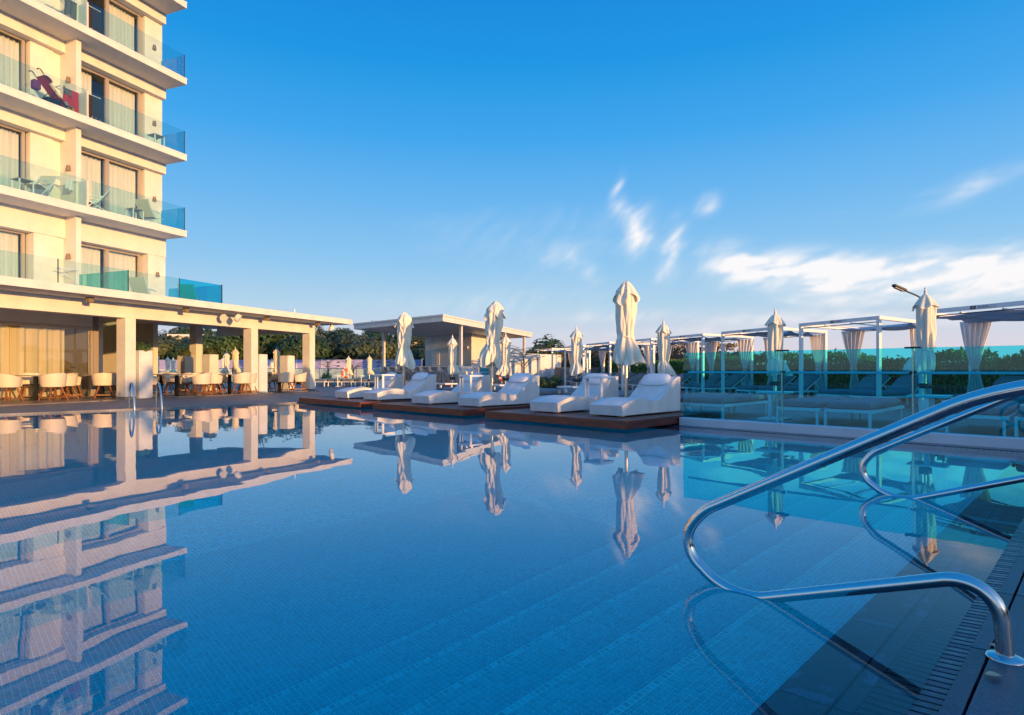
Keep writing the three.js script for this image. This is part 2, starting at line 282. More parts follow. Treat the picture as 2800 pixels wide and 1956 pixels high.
{ // the water: one body, its surface hardly stirred
  const w = bx(U0 + .02, 9.18, FLOOR - .06, .0, -VF - .05, -.40);
  const uv = w.attributes.uv; for (let i = 0; i < uv.count; i++) uv.setXY(i, uv.getX(i) / 6.3, uv.getY(i) / 6.3);
  const m = phys([1, 1, 1], { roughness: 0, transmission: 1, thickness: 1, ior: 1.42, attenuationColor: lin(.04, .90, .975), attenuationDistance: 3.0, bumpMap: T.ripple, bumpScale: .0027 });
  struct('pool_water', w, m, [0, 0, 0], PT);
}
// ---------------------------------------------------------------- handrails and ladder
{
  const r = .0245;
  const mk = (label, u) => {
    const o = thing('pool_handrail', label, 'handrail', P(u, 0, .012), PT, 'steel handrails over the pool steps');
    const p = (v, y) => V(0, y - .012, -v);
    const corner = (pts) => { // straight runs joined by round bends
      const c = new THREE.CurvePath(); let prev = pts[0].p;
      for (let i = 1; i < pts.length - 1; i++) { const k = pts[i], a = prev, b = pts[i + 1].p, d1 = a.clone().sub(k.p).normalize(), d2 = b.clone().sub(k.p).normalize(); const s = k.p.clone().addScaledVector(d1, k.r), e = k.p.clone().addScaledVector(d2, k.r); c.add(new THREE.LineCurve3(prev, s)); const f = .56; c.add(new THREE.CubicBezierCurve3(s, s.clone().lerp(k.p, f), e.clone().lerp(k.p, f), e)); prev = e; }
      c.add(new THREE.LineCurve3(prev, pts[pts.length - 1].p)); return c;
    };
    const path = corner([{ p: p(.244, .012) }, { p: p(.262, .282), r: .165 }, { p: p(1.16, -.052), r: .155 }, { p: p(1.405, .135), r: .10 }, { p: p(1.33, .30), r: .085 }, { p: p(.22, .918), r: .20 }, { p: p(-.30, .918), r: .14 }, { p: p(-.36, .012) }]);
    const pts = []; const N = 220; for (let i = 0; i <= N; i++) pts.push(path.getPointAt(i / N));
    part('rail', norm(new THREE.TubeGeometry(new THREE.CatmullRomCurve3(pts, false, 'centripetal'), 420, r, 28)), M.chrome, o);
    for (const v of [.244, -.36]) part('flange', at(norm(new THREE.LatheGeometry([[0, .014], [.026, .014], [.030, .013], [.048, .008], [.053, .003], [.053, 0]].map(([a, b]) => new THREE.Vector2(a, b)), 36)), 0, 0, -v), M.chrome, o);
    return o;
  };
  mk('steel handrail whose foot stands on the paving beside the mosaic steps, large', 2.517);
  mk('second steel handrail further along the steps, below the glass fence', 5.25);
  const L = thing('pool_ladder', 'two steel ladder hoops on the pool edge before the restaurant columns', 'ladder', P(4.02, VF + .07, .034), PT);
  for (const du of [-.29, .29]) part('rail', tube([V(du, 0, -.34), V(du, .36, -.34), V(du, .52, -.30), V(du, .60, -.20), V(du, .55, -.09), V(du, .38, .01), V(du, .06, .105), V(du, -.3, .135), V(du, -.8, .135)], .022, 80, 14), M.chrome, L);
  for (const du of [-.29, .29]) part('flange', cyl(du, 0, .012, -.34, .045), M.chrome, L);
  for (const y of [-.30, -.56]) part('rung', bx(-.28, .28, y, y + .03, .10, .18, .008), M.chrome, L);
}
// ---------------------------------------------------------------- wooden platforms
const PLAT = [[13.05, 16.28, 'before the restaurant corner'], [9.15, 12.40, 'in the middle of the three'], [5.30, 8.45, 'touching the glass fence']];
for (const [v0, v1, where] of PLAT) {
  const o = thing('wooden_platform', `dark red wooden deck platform over the water, ${where}`, 'platform', P(7.75, v0, 0), PT, 'wooden platforms along the pool');
  const w = v1 - v0, n = 22, pw = w / n;
  for (let k = 0; k < n; k++) part('plank', bx(.034, 2.7, .132, .158 - .001 * (k % 3), -pw * (k + 1) + .003, -pw * k - .003, .003), k % 2 ? M.ipe : M.ipeB, o);
  part('front_fascia', bx(0, .03, .028, .161, -w - .03, .03, .004), M.ipe, o);
  part('side_fascia', bx(.031, 2.7, .028, .161, .002, .03, .004), M.ipeB, o);
  part('side_fascia', bx(.031, 2.7, .028, .161, -w - .03, -w - .002, .004), M.ipeB, o);
  part('joists', [bx(.08, 2.65, .045, .131, -w + .05, -.05)], M.ipeB, o);
  for (const q of [.65, w - .9]) part('support', bx(1.35, 1.6, -.02, .044, -q - .25, -q), M.ipeB, o);
}
// ---------------------------------------------------------------- white wave loungers on the platforms
const waveTop = (x) => { // height of the lying surface along its 1.88 m
  const pts = [[0, .185], [.10, .215], [.30, .262], [.52, .285], [.72, .268], [.92, .232], [1.08, .228], [1.24, .285], [1.40, .40], [1.56, .53], [1.70, .615], [1.80, .648], [1.88, .655]];
  let k = 0; while (k < pts.length - 2 && pts[k + 1][0] < x) k++; const [x0, y0] = pts[k], [x1, y1] = pts[k + 1], m = (i) => { const a = pts[Math.max(0, i - 1)], b = pts[Math.min(pts.length - 1, i + 1)]; return (b[1] - a[1]) / (b[0] - a[0]); };
  const t = (x - x0) / (x1 - x0), h = x1 - x0, t2 = t * t, t3 = t2 * t; return (2 * t3 - 3 * t2 + 1) * y0 + (t3 - 2 * t2 + t) * h * m(k) + (-2 * t3 + 3 * t2) * y1 + (t3 - t2) * h * m(k + 1);
};
const LW = .70, LL = 1.88;
function makeWave() {
  const o = thing('sun_lounger', '', 'sun lounger', [0, 0, 0], PT);
  const s = new THREE.Shape(); s.moveTo(.02, .035); for (let i = 0; i <= 60; i++) s.lineTo(LL * i / 60, waveTop(LL * i / 60)); s.lineTo(LL, .035); s.closePath();
  const g = new THREE.ExtrudeGeometry(s, { depth: LW - .03, bevelEnabled: true, bevelSize: .012, bevelThickness: .015, bevelSegments: 3, steps: 1 }); g.translate(0, 0, -LW + .015);
  part('body', muv(norm(g)), M.lounger, o);
  // the fitted pad: a thin skin following the wave, a little narrower
  const pad = grid(6, 80, (a, b) => { const x = .012 + 1.80 * b, e = Math.min(a, 1 - a), y = waveTop(x) + .013 + .010 * smooth(0, .2, e) - (e < .01 ? .012 : 0) - (b < .01 || b > .99 ? .016 : 0); return [x, y, -.02 - (LW - .04) * a]; });
  part('pad', pad, M.lounger, o);
  part('seam', [tube(Array.from({ length: 30 }, (_, i) => V(.02 + 1.8 * i / 29, waveTop(.02 + 1.8 * i / 29) + .012, -.004)), .0035, 90, 6), bar(V(-.008, .190, -.015), V(-.008, .190, -LW + .015), .0035, 6)], M.lounger, o);
  const pl = grid(24, 16, (a, b) => { const th = a * Math.PI * 2, w = (b - .5) * 2, k = Math.pow(Math.max(0, 1 - Math.pow(Math.abs(w), 4)), .5), X = .155 * Math.cos(th) * (.35 + .65 * k), Y = .062 * Math.sin(th) * k; const c = Math.cos(.72), q = Math.sin(.72); return [1.575 + X * c - Y * q, .612 + X * q + Y * c, -LW / 2 + w * .30]; }, true);
  part('pillow', pl, M.pillow, o);
  for (const x of [.10, 1.72]) for (const z of [-.10, -LW + .10]) part('foot', bx(x - .035, x + .035, 0, .036, z - .05, z + .05, .003), M.blockWood, o);
  return o;
}
const wave = makeWave(); wave.userData.group = 'white wave loungers on the platforms';
{
  const spots = [[8.34, 5.74, 'beside the glass fence, on the platform touching it'], [8.28, 7.10, 'on the platform touching the glass fence, its far lounger'], [8.42, 9.40, 'on the middle platform, its lounger nearer the glass fence'], [8.30, 10.95, 'on the middle platform, its lounger nearer the restaurant'], [8.42, 13.28, 'on the restaurant corner platform, its lounger nearer the bar'], [8.40, 14.75, 'on the restaurant corner platform, lounger nearest the columns']];
  spots.forEach(([u, v, l], i) => { const p = P(u, v, .1585), lab = `white wave-shaped sun lounger ${l}`; if (!i) { wave.position.set(...p); wave.userData.label = lab; } else copy(wave, p, PT, lab); });
}
// ---------------------------------------------------------------- closed umbrellas
function canopy({ y0, tie, top, rT, rTie, rS, folds = 8, sd = 1, sway = [0, 0], hang = .1, flap = .3, rF = .2, wild = 1 }) {
  const nz = (a, b) => vnoise(a * 3 + sd * 13, b * 3 + sd * 7, 0, sd) - .5;
  const cx = (y) => { const k = (y - y0) / (top - y0); return [sway[0] * k, sway[1] * k]; };
  const body = grid(176, 44, (a, b) => {
    const th = a * Math.PI * 2; const hem = y0 + hang * (.5 + .5 * Math.cos(th * 3 + sd)) * (1 - b) * .8 + hang * .5 * (vnoise(Math.cos(th) * 2 + sd * 5, Math.sin(th) * 2, 0, sd + 3) - .5);
    const y = mix(hem, top - .02, b), kt = (tie - y0) / (top - y0);
    let R, amp; if (b < kt) { const q = b / kt; R = rTie + (rS - rTie) * Math.sin(Math.min(1, (1 - q) * 1.05) * Math.PI * .56); amp = mix(.36, .13, q); } else { const q = (b - kt) / (1 - kt); R = mix(rTie, rT, Math.pow(Math.sin(Math.min(1, q * 2.1) * Math.PI / 2), .8)) * (q > .82 ? mix(1, .12, Math.pow((q - .82) / .18, 1.5)) : 1); amp = .17 * (1 - .3 * q) ; }
    const ph = sd * 2.1 + .9 * Math.sin(y * 3.1 + sd) + 1.6 * (b - kt);
    const f = 2.2 * Math.abs(Math.cos(th * folds / 2 + ph + .35 * nz(th, y * .6))) - 1.4, f2 = 1.8 * Math.abs(Math.sin(th * (folds + 3) / 2 - ph * 1.3 + sd + 1.1 * b)) - 1.1;
    const sk = 1 + (b < kt ? .45 * (1 - b / kt) * Math.cos(th - sd * 1.9) : .06 * Math.cos(th - sd)) ;
    const r = R * sk * (1 + amp * (f * .62 + f2 * .38) + .22 * nz(Math.cos(th) + y * .7, Math.sin(th) + y)); const c = cx(y);
    return [c[0] + r * Math.cos(th), y, c[1] + r * Math.sin(th)];
  }, true);
  const capTop = top + .005, cap = grid(72, 12, (a, b) => {
    const th = a * Math.PI * 2, drop = flap * (1 + wild * .30 * Math.cos(th * 4 + sd) + (.1 + .25 * wild) * (vnoise(Math.cos(th) * 1.5 + sd, Math.sin(th) * 1.5 + 9, 0, sd) - .5)); const y = capTop - drop * Math.pow(b, 1.15), r = (.012 + rF * Math.pow(b, .72)) * (1 + .13 * b * Math.cos(th * 8 + sd * 1.3) + wild * .10 * b * Math.cos(th * 4 + sd)); const c = cx(y);
    return [c[0] + r * Math.cos(th), y, c[1] + r * Math.sin(th)];
  }, true);
  const c = cx(tie), rope = grid(40, 8, (a, b) => { const th = a * Math.PI * 2, p = b * Math.PI * 2, R = rTie * 1.04 + .012 * Math.cos(p) ; return [c[0] + R * Math.cos(th), tie + .016 * Math.sin(p) + .01 * Math.cos(th * 3), c[1] + R * Math.sin(th)]; }, true);
  return { body, cap, rope };
}
function bigUmbrella(v, u, hTop, sd, sway, label) {
  const o = thing('large_umbrella', label, 'umbrella', P(u, v, .1585), 0, 'large closed umbrellas on the platforms');
  const top = hTop - .16, y0 = top * .335 , g = canopy({ y0, tie: top * .565, top, rT: .185, rTie: .145, rS: .235, folds: 9, sd, sway, hang: .16, flap: .36, rF: .225 });
  part('canopy', g.body, M.canvas, o); part('top_flap', g.cap, M.canvas, o); part('tie_cord', g.rope, M.canvas, o);
  part('pole', bar(V(0, 0, 0), V(sway[0] * .3, y0 + .35, sway[1] * .3), .036, 20), M.pole, o);
  part('base', [cyl(0, 0, .03, 0, .16), cyl(0, .03, .14, 0, .05)], M.whiteMetal, o);
}
bigUmbrella(6.75, 9.93, 2.70, 4, [0, 0], 'largest cream closed umbrella, on the platform touching the glass fence');
bigUmbrella(10.6, 9.90, 2.62, 2, [.10, -.10], 'leaning cream closed umbrella on the middle platform');
bigUmbrella(14.45, 10.02, 2.62, 7, [.04, .05], 'cream closed umbrella on the platform before the restaurant corner');
// white side tables between the loungers
{
  const o = thing('side_table', '', 'table', [0, 0, 0], PT, 'white tables between the wave loungers');
  part('table_top', bx(-.02, .40, .63, .672, -.21, .21, .006), M.whiteMetal, o);
  part('leg', bx(.0, .10, 0, .63, -.20, -.165, .004), M.whiteMetal, o); part('leg', bx(0, .06, 0, .63, .165, .20, .004), M.whiteMetal, o);
  [[9.15, 6.98, 'under the largest closed umbrella'], [9.15, 10.72, 'under the leaning umbrella, holding small cups'], [9.15, 14.40, 'on the restaurant corner platform']].forEach(([u, v, l], i) => { const p = P(u, v, .1585), lab = `white slab-legged side table ${l}`; if (!i) { o.position.set(...p); o.userData.label = lab; } else copy(o, p, PT, lab); });
  for (const [du, dv] of [[.1, .05], [.2, -.02]]) solo('cup', 'small pale metal cup on the table under the leaning umbrella', 'cup', norm(new THREE.LatheGeometry([[0, 0], [.026, 0], [.032, .01], [.036, .075], [.033, .075], [.028, .012], [0, .01]].map(([a, b]) => new THREE.Vector2(a, b)), 20)), M.pole, P(9.15 + du, 10.72 + dv, .8305), 0, 'cups on the side table');
}

{ // a few fallen petals and dry leaves on the paving by the rail
  const leaf = grid(6, 8, (a, b) => { const w = .016 * Math.sin(Math.PI * b), x = (a - .5) * 2; return [x * w, .004 + .004 * x * x + .003 * Math.sin(b * 3), (b - .5) * .045]; });
  [[2.58, .275, .4, 'pale dry petal lying beside the handrail foot', .013], [2.33, .255, 1.4, 'small curled pale petal further from the handrail foot', .013], [3.02, .10, 2.2, 'little dry leaf on the outer paving slab', .013], [1.78, .18, .9, 'tiny pale leaf scrap near the slotted channel', .013]].forEach(([u, v, r, l, y]) => solo('petal', l, 'petal', leaf, M.blockWood, P(u, v, y), r, 'petals on the paving'));
}

// ================================================================ GLASS FENCE beside the water
{
  const o = thing('glass_fence', 'clear blue-green glass fence on a white kerb beside the water', 'fence', P(9.30, 0, 0), PT);
  part('kerb', bx(0, .20, 0, .135, -5.25, 2.2, .012), M.kerb, o);
  const J = [5.22, 3.565, 1.867, .17, -1.53];
  for (let i = 0; i < J.length - 1; i++) part('glass_panel', bx(.085, .097, .128, 1.245, -J[i] + .008, -J[i + 1] - .008), M.glassFence, o);
  for (let i = 1; i < J.length - 1; i++) { const p = part('post', [cyl(.125, .13, 1.24, -J[i], .016, 14)], M.chrome, o); part('cap', bx(.06, .16, 1.236, 1.258, -J[i] - .09, -J[i] + .09, .003), M.greyMetal, p); part('bracket', bx(.11, .165, .90, .935, -J[i] - .03, -J[i] + .03), M.greyMetal, p); }
  for (let i = 0; i < J.length - 1; i++) part('handrail', bx(.145, .18, .895, .928, -J[i] + (i ? .06 : .06), -J[i + 1] - .06, .006), M.whiteMetal, o);
}
// ---------------------------------------------------------------- small closed umbrellas with a little table each
function smallUmbrellaGeo(h, sd) { const top = h - .10; return canopy({ y0: top * .40 + .0, tie: top * .575, top, rT: .122, rTie: .092, rS: .165, folds: 8, sd, sway: [0, 0], hang: .08, flap: .21, rF: .148, wild: .4 }); }
const smallProto = [1, 3, 5, 6].map((sd) => { const g = smallUmbrellaGeo(2.1, sd); return g; });
function smallUmbrella(pos, h, k, label, group, s = 1, shade = false) {
  const o = thing('umbrella', label, 'umbrella', pos, k * 1.7, group); const g = smallProto[k % 4], f = h / 2.1;
  const lo = M.canvas;
  part('canopy', g.body, lo, o).scale.set(s, f, s); part('top_flap', g.cap, lo, o).scale.set(s, f, s); part('tie_cord', g.rope, M.canvas, o).scale.set(s, f, s);
  part('finial', at(norm(new THREE.LatheGeometry([[0, .12], [.010, .118], [.016, .10], [.010, .085], [.022, .06], [.026, .045], [.020, .03], [.03, .0], [0, -.02]].map(([a, b]) => new THREE.Vector2(a, b)), 16)), 0, h - .11, 0), M.whitePaint, o);
  part('pole', bar(V(0, 0, 0), V(0, h - .1, 0), .019, 14), M.pole, o);
  return o;
}
const ROWV = [-.25, 2.15, 4.56, 6.98, 9.43, 11.95, 14.28], ROWH = [2.25, 2.29, 2.12, 2.06, 2.04, 1.98, 2.02];
const ORD = ['out beyond the rails', 'first along the glass fence, before the lamp post', 'second along the fence, over the grey loungers', 'next to the largest umbrella, towards the glass fence', 'between the two largest umbrellas', 'behind the leaning large umbrella', 'before the bar counter'];
ROWV.forEach((v, i) => {
  if (!i) return;
  smallUmbrella(P(11.7, v, .03), ROWH[i] - .03, i, `slim cream closed umbrella ${ORD[i]}`, 'slim umbrellas between the grey loungers', i < 3 ? 1.08 : 1);
  const t = thing('low_table', `white low table by slim umbrella ${ORD[i]}`, 'table', P(11.35, v - .12, .03), PT, 'low white tables by the slim umbrellas');
  part('table_top', bx(-.24, .24, .485, .525, -.26, .26, .006), M.whiteMetal, t); part('leg', bx(-.225, -.185, .03, .485, -.03, .03), M.whiteMetal, t); part('leg', bx(.185, .225, .03, .485, -.03, .03), M.whiteMetal, t); part('foot_frame', bx(-.24, .24, 0, .03, -.22, .22, .004), M.whiteMetal, t);
  const c = thing('cup_holder', `dark pole cup holder, umbrella ${ORD[i]}`, 'cup holder', P(11.7, v, .03), .6 * i, 'cup holders on umbrella poles');
  part('cup', norm(new THREE.LatheGeometry([[.05, .62], [.09, .62], [.095, .70], [.085, .70], [.08, .635], [.05, .635]].map(([a, b]) => new THREE.Vector2(a, b)), 20)), M.greyMetal, c); part('collar', cyl(0, .62, .66, 0, .05, 16), M.greyMetal, c);
});
// ---------------------------------------------------------------- grey cushioned loungers on white frames
const soft = (x0, x1, y0, y1, z0, z1, r = .05, puff = .014) => { // a rounded, slightly swollen cushion
  const g = new RoundedBoxGeometry(x1 - x0, y1 - y0, z1 - z0, 5, r), p = g.attributes.position, hx = (x1 - x0) / 2, hz = (z1 - z0) / 2;
  for (let i = 0; i < p.count; i++) { const a = 1 - Math.pow(Math.abs(p.getX(i) / hx), 3), b = 1 - Math.pow(Math.abs(p.getZ(i) / hz), 3); if (p.getY(i) > 0) p.setY(i, p.getY(i) + puff * a * b); }
  g.computeVertexNormals(); g.translate((x0 + x1) / 2, (y0 + y1) / 2, (z0 + z1) / 2); return muv(norm(g));
};
function makeGrey(back) { // local x from foot (0) to head (1.98), z across
  const o = thing('grey_lounger', '', 'sun lounger'), w = .68, L = 1.98, hinge = 1.22;
  part('frame', [bx(0, L, .235, .285, 0, .035, .004), bx(0, L, .235, .285, -w, -w + .035, .004), bx(0, .035, .236, .286, -w + .035, 0, .004), bx(L - .035, L, .236, .284, -w + .035, 0, .004), bx(1.2, 1.23, .238, .282, -w + .035, 0)], M.whiteMetal, o);
  for (const [x, z] of [[.0, 0], [.0, -w], [L - .06, 0], [L - .06, -w]]) part('leg', bx(x, x + .06, 0, .236, z ? z + .001 : -.035, z ? z + .036 : -.001, .004), M.whiteMetal, o);
  part('seat_cushion', soft(.01, hinge, .286, .405, -w + .01, -.01), M.greyCushion, o);
  const b = soft(0, L - hinge - .02, 0, .11, -w + .01, -.01); b.rotateZ(back); b.translate(hinge + .01, .29, 0); const bc = part('back_cushion', b, M.greyCushion, o);
  if (back > .2) {
    const c = Math.cos(back), q = Math.sin(back);
    part('prop', [beam(V(hinge + .45 * c, .29 + .45 * q, -.03), V(hinge + .62, .262, -.03), .02, .03), beam(V(hinge + .45 * c, .29 + .45 * q, -w + .03), V(hinge + .62, .262, -w + .03), .02, .03)], M.whiteMetal, o);
    part('backrest_frame', [beam(V(hinge, .285, -.012), V(hinge + .74 * c, .285 + .74 * q, -.012), .02, .03), beam(V(hinge, .285, -w + .012), V(hinge + .74 * c, .285 + .74 * q, -w + .012), .02, .03)], M.whiteMetal, o);
    const p = soft(-.22, .22, -.05, .06, -.27, .27, .05, .02); p.rotateZ(back + .12); p.translate(hinge + .20, .29 + .26, -w / 2); part('pillow', p, M.greyPillow, o);
  }
  o.userData.group = 'grey loungers on the terrace'; return o;
}
const flat = makeGrey(.02), raisedLow = makeGrey(.62); let usedFlat = false, usedLow = false;
function placeGrey(kind, x, z, turn, label, group) {
  const pos = [x, .03, z];
  if (kind === 'flat' && !usedFlat) { usedFlat = true; flat.position.set(...pos); flat.rotation.y = turn; flat.userData = { label, category: 'sun lounger', group }; return; }
  if (kind === 'low' && !usedLow) { usedLow = true; raisedLow.position.set(...pos); raisedLow.rotation.y = turn; raisedLow.userData = { label, category: 'sun lounger', group }; return; }
  copy(kind === 'flat' ? flat : raisedLow, pos, turn, label, group);
}
for (let i = 0; i < 6; i++) for (const dv of [.50, 1.27]) {
  const v = ROWV[i] + dv; if (i === 0 && dv < 1) { /* half hidden by the rail */ }
  const p = P(10.55, v); placeGrey('flat', p[0], p[2], PT, 'flat grey cushioned lounger on white legs in the row beside the slim umbrellas', 'flat grey loungers by the slim umbrellas');
}
// ---------------------------------------------------------------- cabanas
const CL = [-.72, 2.24], CR = [2.35, 1.70]; // sides in (right, away)
const CAB = [[9.36, 10.40, '17'], [8.49, 13.87, '16'], [7.62, 17.37, '15'], [6.55, 20.56, '14'], [5.49, 23.6, '13'], [4.36, 26.66, '12'], [3.60, 30.2, '11'], [2.30, 34.2, '10']];
function plateTexture(n) {
  const c = document.createElement('canvas'); c.width = 512; c.height = 64; const x = c.getContext('2d');
  x.fillStyle = '#ded9dc'; x.fillRect(0, 0, 512, 64); x.fillStyle = '#15151a'; x.fillRect(0, 0, 118, 64); x.fillStyle = '#f2f2f2'; x.font = 'bold 54px sans-serif'; x.textBaseline = 'middle'; x.textAlign = 'center'; x.fillText(n, 59, 34);
  x.fillStyle = '#23232a'; x.font = 'bold 46px sans-serif'; x.textAlign = 'left'; x.fillText('RESERVED', 160, 34);
  const t = new THREE.CanvasTexture(c); t.colorSpace = THREE.SRGBColorSpace; return t;
}
function tiedCurtain(w, h, tie, sd, spread = .5) { // gathered at the tie, hanging to the floor
  return grid(60, 30, (a, b) => { const y = h * (1 - b), kt = tie / h, yy = y / h; let W, A; if (yy > kt) { const q = (yy - kt) / (1 - kt); W = mix(.10, w, Math.pow(q, .75)); A = mix(.035, .05, q); } else { const q = 1 - yy / kt; W = mix(.10, w * spread, Math.pow(q, .7)); A = mix(.035, .06, q); } const s = a - .5; return [s * W + .02 * Math.sin(y * 2 + sd), y, A * Math.sin(a * Math.PI * 2 * 5 + sd + .8 * Math.sin(y * 2)) + A * .5 * Math.sin(a * 31 + sd * 2)]; });
}
const curtainGeo = [tiedCurtain(.62, 2.06, 1.02, 1), tiedCurtain(.62, 2.06, .95, 2.4, .75)];
CAB.forEach(([nx, nd, num], i) => {
  const o = thing('cabana', `white framed cabana with fabric shade and tied curtains, number ${['seventeen', 'sixteen', 'fifteen', 'fourteen', 'thirteen', 'twelve', 'eleven', 'ten'][i]} plate`, 'cabana', [nx, .03, -nd], 0, 'cabanas in a row before the hedge');
  const N = V(0, 0, 0), L = V(CL[0], 0, -CL[1]), R = V(CR[0], 0, -CR[1]), Q = L.clone().add(R), up = (p, y) => V(p.x, y, p.z), H = 2.17;
  const yaw = Math.atan2(L.x, L.z);
  for (const p of [N, L, R, Q]) { const g = bx(-.04, .04, 0, H - .081, -.04, .04, .004); g.rotateY(yaw); g.translate(p.x, 0, p.z); part('post', g, M.whiteMetal, o); }
  for (const [a, b] of [[N, L], [N, R], [L, Q], [R, Q]]) { const d = b.clone().sub(a).normalize().multiplyScalar(.041); part('beam', beam(up(a, H - .04).sub(d), up(b, H - .04).add(a === N && b === L ? d : V()), .081, .08), M.whiteMetal, o); }
  for (const k of [.33, .66]) { const a = L.clone().multiplyScalar(k), b = a.clone().add(R); part('cross_rail', beam(up(a, H - .11), up(b, H - .11), .03, .03), M.whiteMetal, o); }
  for (const k of [.02, .98]) { const a = R.clone().multiplyScalar(k).add(L.clone().multiplyScalar(.02)), b = a.clone().add(L.clone().multiplyScalar(.96)); part('curtain_rail', bar(up(a, H - .13), up(b, H - .13), .011, 8), M.greyMetal, o); }
  const open = num === '16' || num === '13' ? .5 : .06; // how far the shade has been drawn back
  const sh = grid(24, 40, (a, b) => { const k = mix(open, .97, b), s = .03 + .94 * a, p = R.clone().multiplyScalar(k).add(L.clone().multiplyScalar(s)); const sag = .10 * Math.pow(Math.abs(Math.sin(k * Math.PI * 3)), 1) + .02 * Math.sin(s * 9 + k * 5 + i); return [p.x, H - .085 - sag * (.6 + .4 * Math.sin(s * 3 + i)), p.z]; });
  part('shade', sh, M.canopyGrey, o);
  [[R, 0, -.3], [Q, 1, -.9]].forEach(([p, k, turn]) => { const g = curtainGeo[(k + i) % 2].clone(); g.rotateY(turn + .2 * (i % 3)); const c = p.clone().multiplyScalar(.93).add(L.clone().multiplyScalar(k ? 0 : .07)); g.translate(c.x, 0, c.z); const q = part('curtain', g, M.sheer, o); part('tie_band', at(norm(new THREE.TorusGeometry(.062, .014, 8, 20).rotateX(Math.PI / 2)), c.x + .02 * Math.sin(2.04 + 1), k ? .96 : 1.02, c.z), M.sheer, q); });
  // number plate on the side beam that faces the water
  const plate = new THREE.BoxGeometry(.46, .058, .006); const m = part('number_plate', plate, std([1, 1, 1], { roughness: .4, map: plateTexture(num) }), o);
  const mid = L.clone().multiplyScalar(.47), nrm = V(L.z, 0, -L.x).normalize(); if (nrm.z < 0 && nrm.x > 0) nrm.negate(); const outw = nrm.dot(V(-1, 0, 0)) > 0 ? nrm : nrm.negate();
  m.position.set(mid.x + outw.x * .0445, H - .04, mid.z + outw.z * .0445); m.rotation.y = Math.atan2(outw.x, outw.z);
  // beds beneath
  const turn = 18 * D2R, ax = [Math.cos(turn), Math.sin(turn)];
  for (const [k, kind] of [[.16, 'low'], [.60, 'low']]) { const bx0 = nx + CL[0] * k + CR[0] * .14, bd = nd + CL[1] * k + CR[1] * .14; placeGrey(kind, bx0, -bd, turn, 'grey cushioned lounger with raised back and pillow beneath a cabana shade', 'grey loungers beneath the cabanas'); }
  if (i < 6) { const t = thing('bedside_table', `small white table beneath the cabana with number ${['seventeen', 'sixteen', 'fifteen', 'fourteen', 'thirteen', 'twelve'][i]} plate`, 'table', [nx + CL[0] * .50 + CR[0] * .80, .03, -nd - CL[1] * .50 - CR[1] * .80], turn, 'small white tables under the cabanas'); part('table_top', bx(-.2, .2, .46, .49, -.17, .17, .005), M.whiteMetal, t); for (const sx of [-1, 1]) for (const sz of [-1, 1]) part('leg', bx(sx * .175 - .015, sx * .175 + .015, 0, .46, sz * .145 - .015, sz * .145 + .015), M.whiteMetal, t); }
});
// ---------------------------------------------------------------- leaves, hedge
function leafBall(n, rx, ry, rz, size, sd, shape = 1) { // many small leaf faces through a rounded volume
  const pos = [], nor = []; let s = sd * 7919 + 13; const r = () => { s = (s * 1664525 + 1013904223) >>> 0; return s / 4294967296; };
  for (let i = 0; i < n; i++) {
    const u = r() * 2 - 1, th = r() * 6.283, q = Math.sqrt(1 - u * u), rad = Math.pow(r(), .42), lump = .72 + .42 * vnoise(Math.cos(th) * q * 2.2 + sd, u * 2.2 + Math.sin(th) * q * 2.2, 0, sd);
    const c = V(rx * q * Math.cos(th) * rad * lump, ry * u * rad * lump * shape, rz * q * Math.sin(th) * rad * lump);
    const d = V(q * Math.cos(th) + r() - .5, u + r() * .8, q * Math.sin(th) + r() - .5).normalize(), e = V(r() - .5, r() - .5, r() - .5).cross(d).normalize(), f = d.clone().cross(e); const l = size * (.6 + .8 * r()), w = l * .42;
    const t1 = c.clone().addScaledVector(e, -w), t2 = c.clone().addScaledVector(f, l * .5), t3 = c.clone().addScaledVector(e, w).addScaledVector(d, l * .08), t4 = c.clone().addScaledVector(f, -l * .5);
    const a = [t4, t3, t2, t4, t2, t1]; for (const p of a) { pos.push(p.x, p.y, p.z); nor.push(d.x, d.y, d.z); }
  }
  const g = new THREE.BufferGeometry(); g.setAttribute('position', new THREE.Float32BufferAttribute(pos, 3)); g.setAttribute('normal', new THREE.Float32BufferAttribute(nor, 3)); return norm(g);
}
const leafQuad = (() => { const g = new THREE.BufferGeometry(); g.setAttribute('position', new THREE.Float32BufferAttribute([0, -.5, 0, .24, -.05, .06, 0, .5, 0, 0, -.5, 0, 0, .5, 0, -.24, -.05, .06], 3)); g.computeVertexNormals(); return norm(g); })();
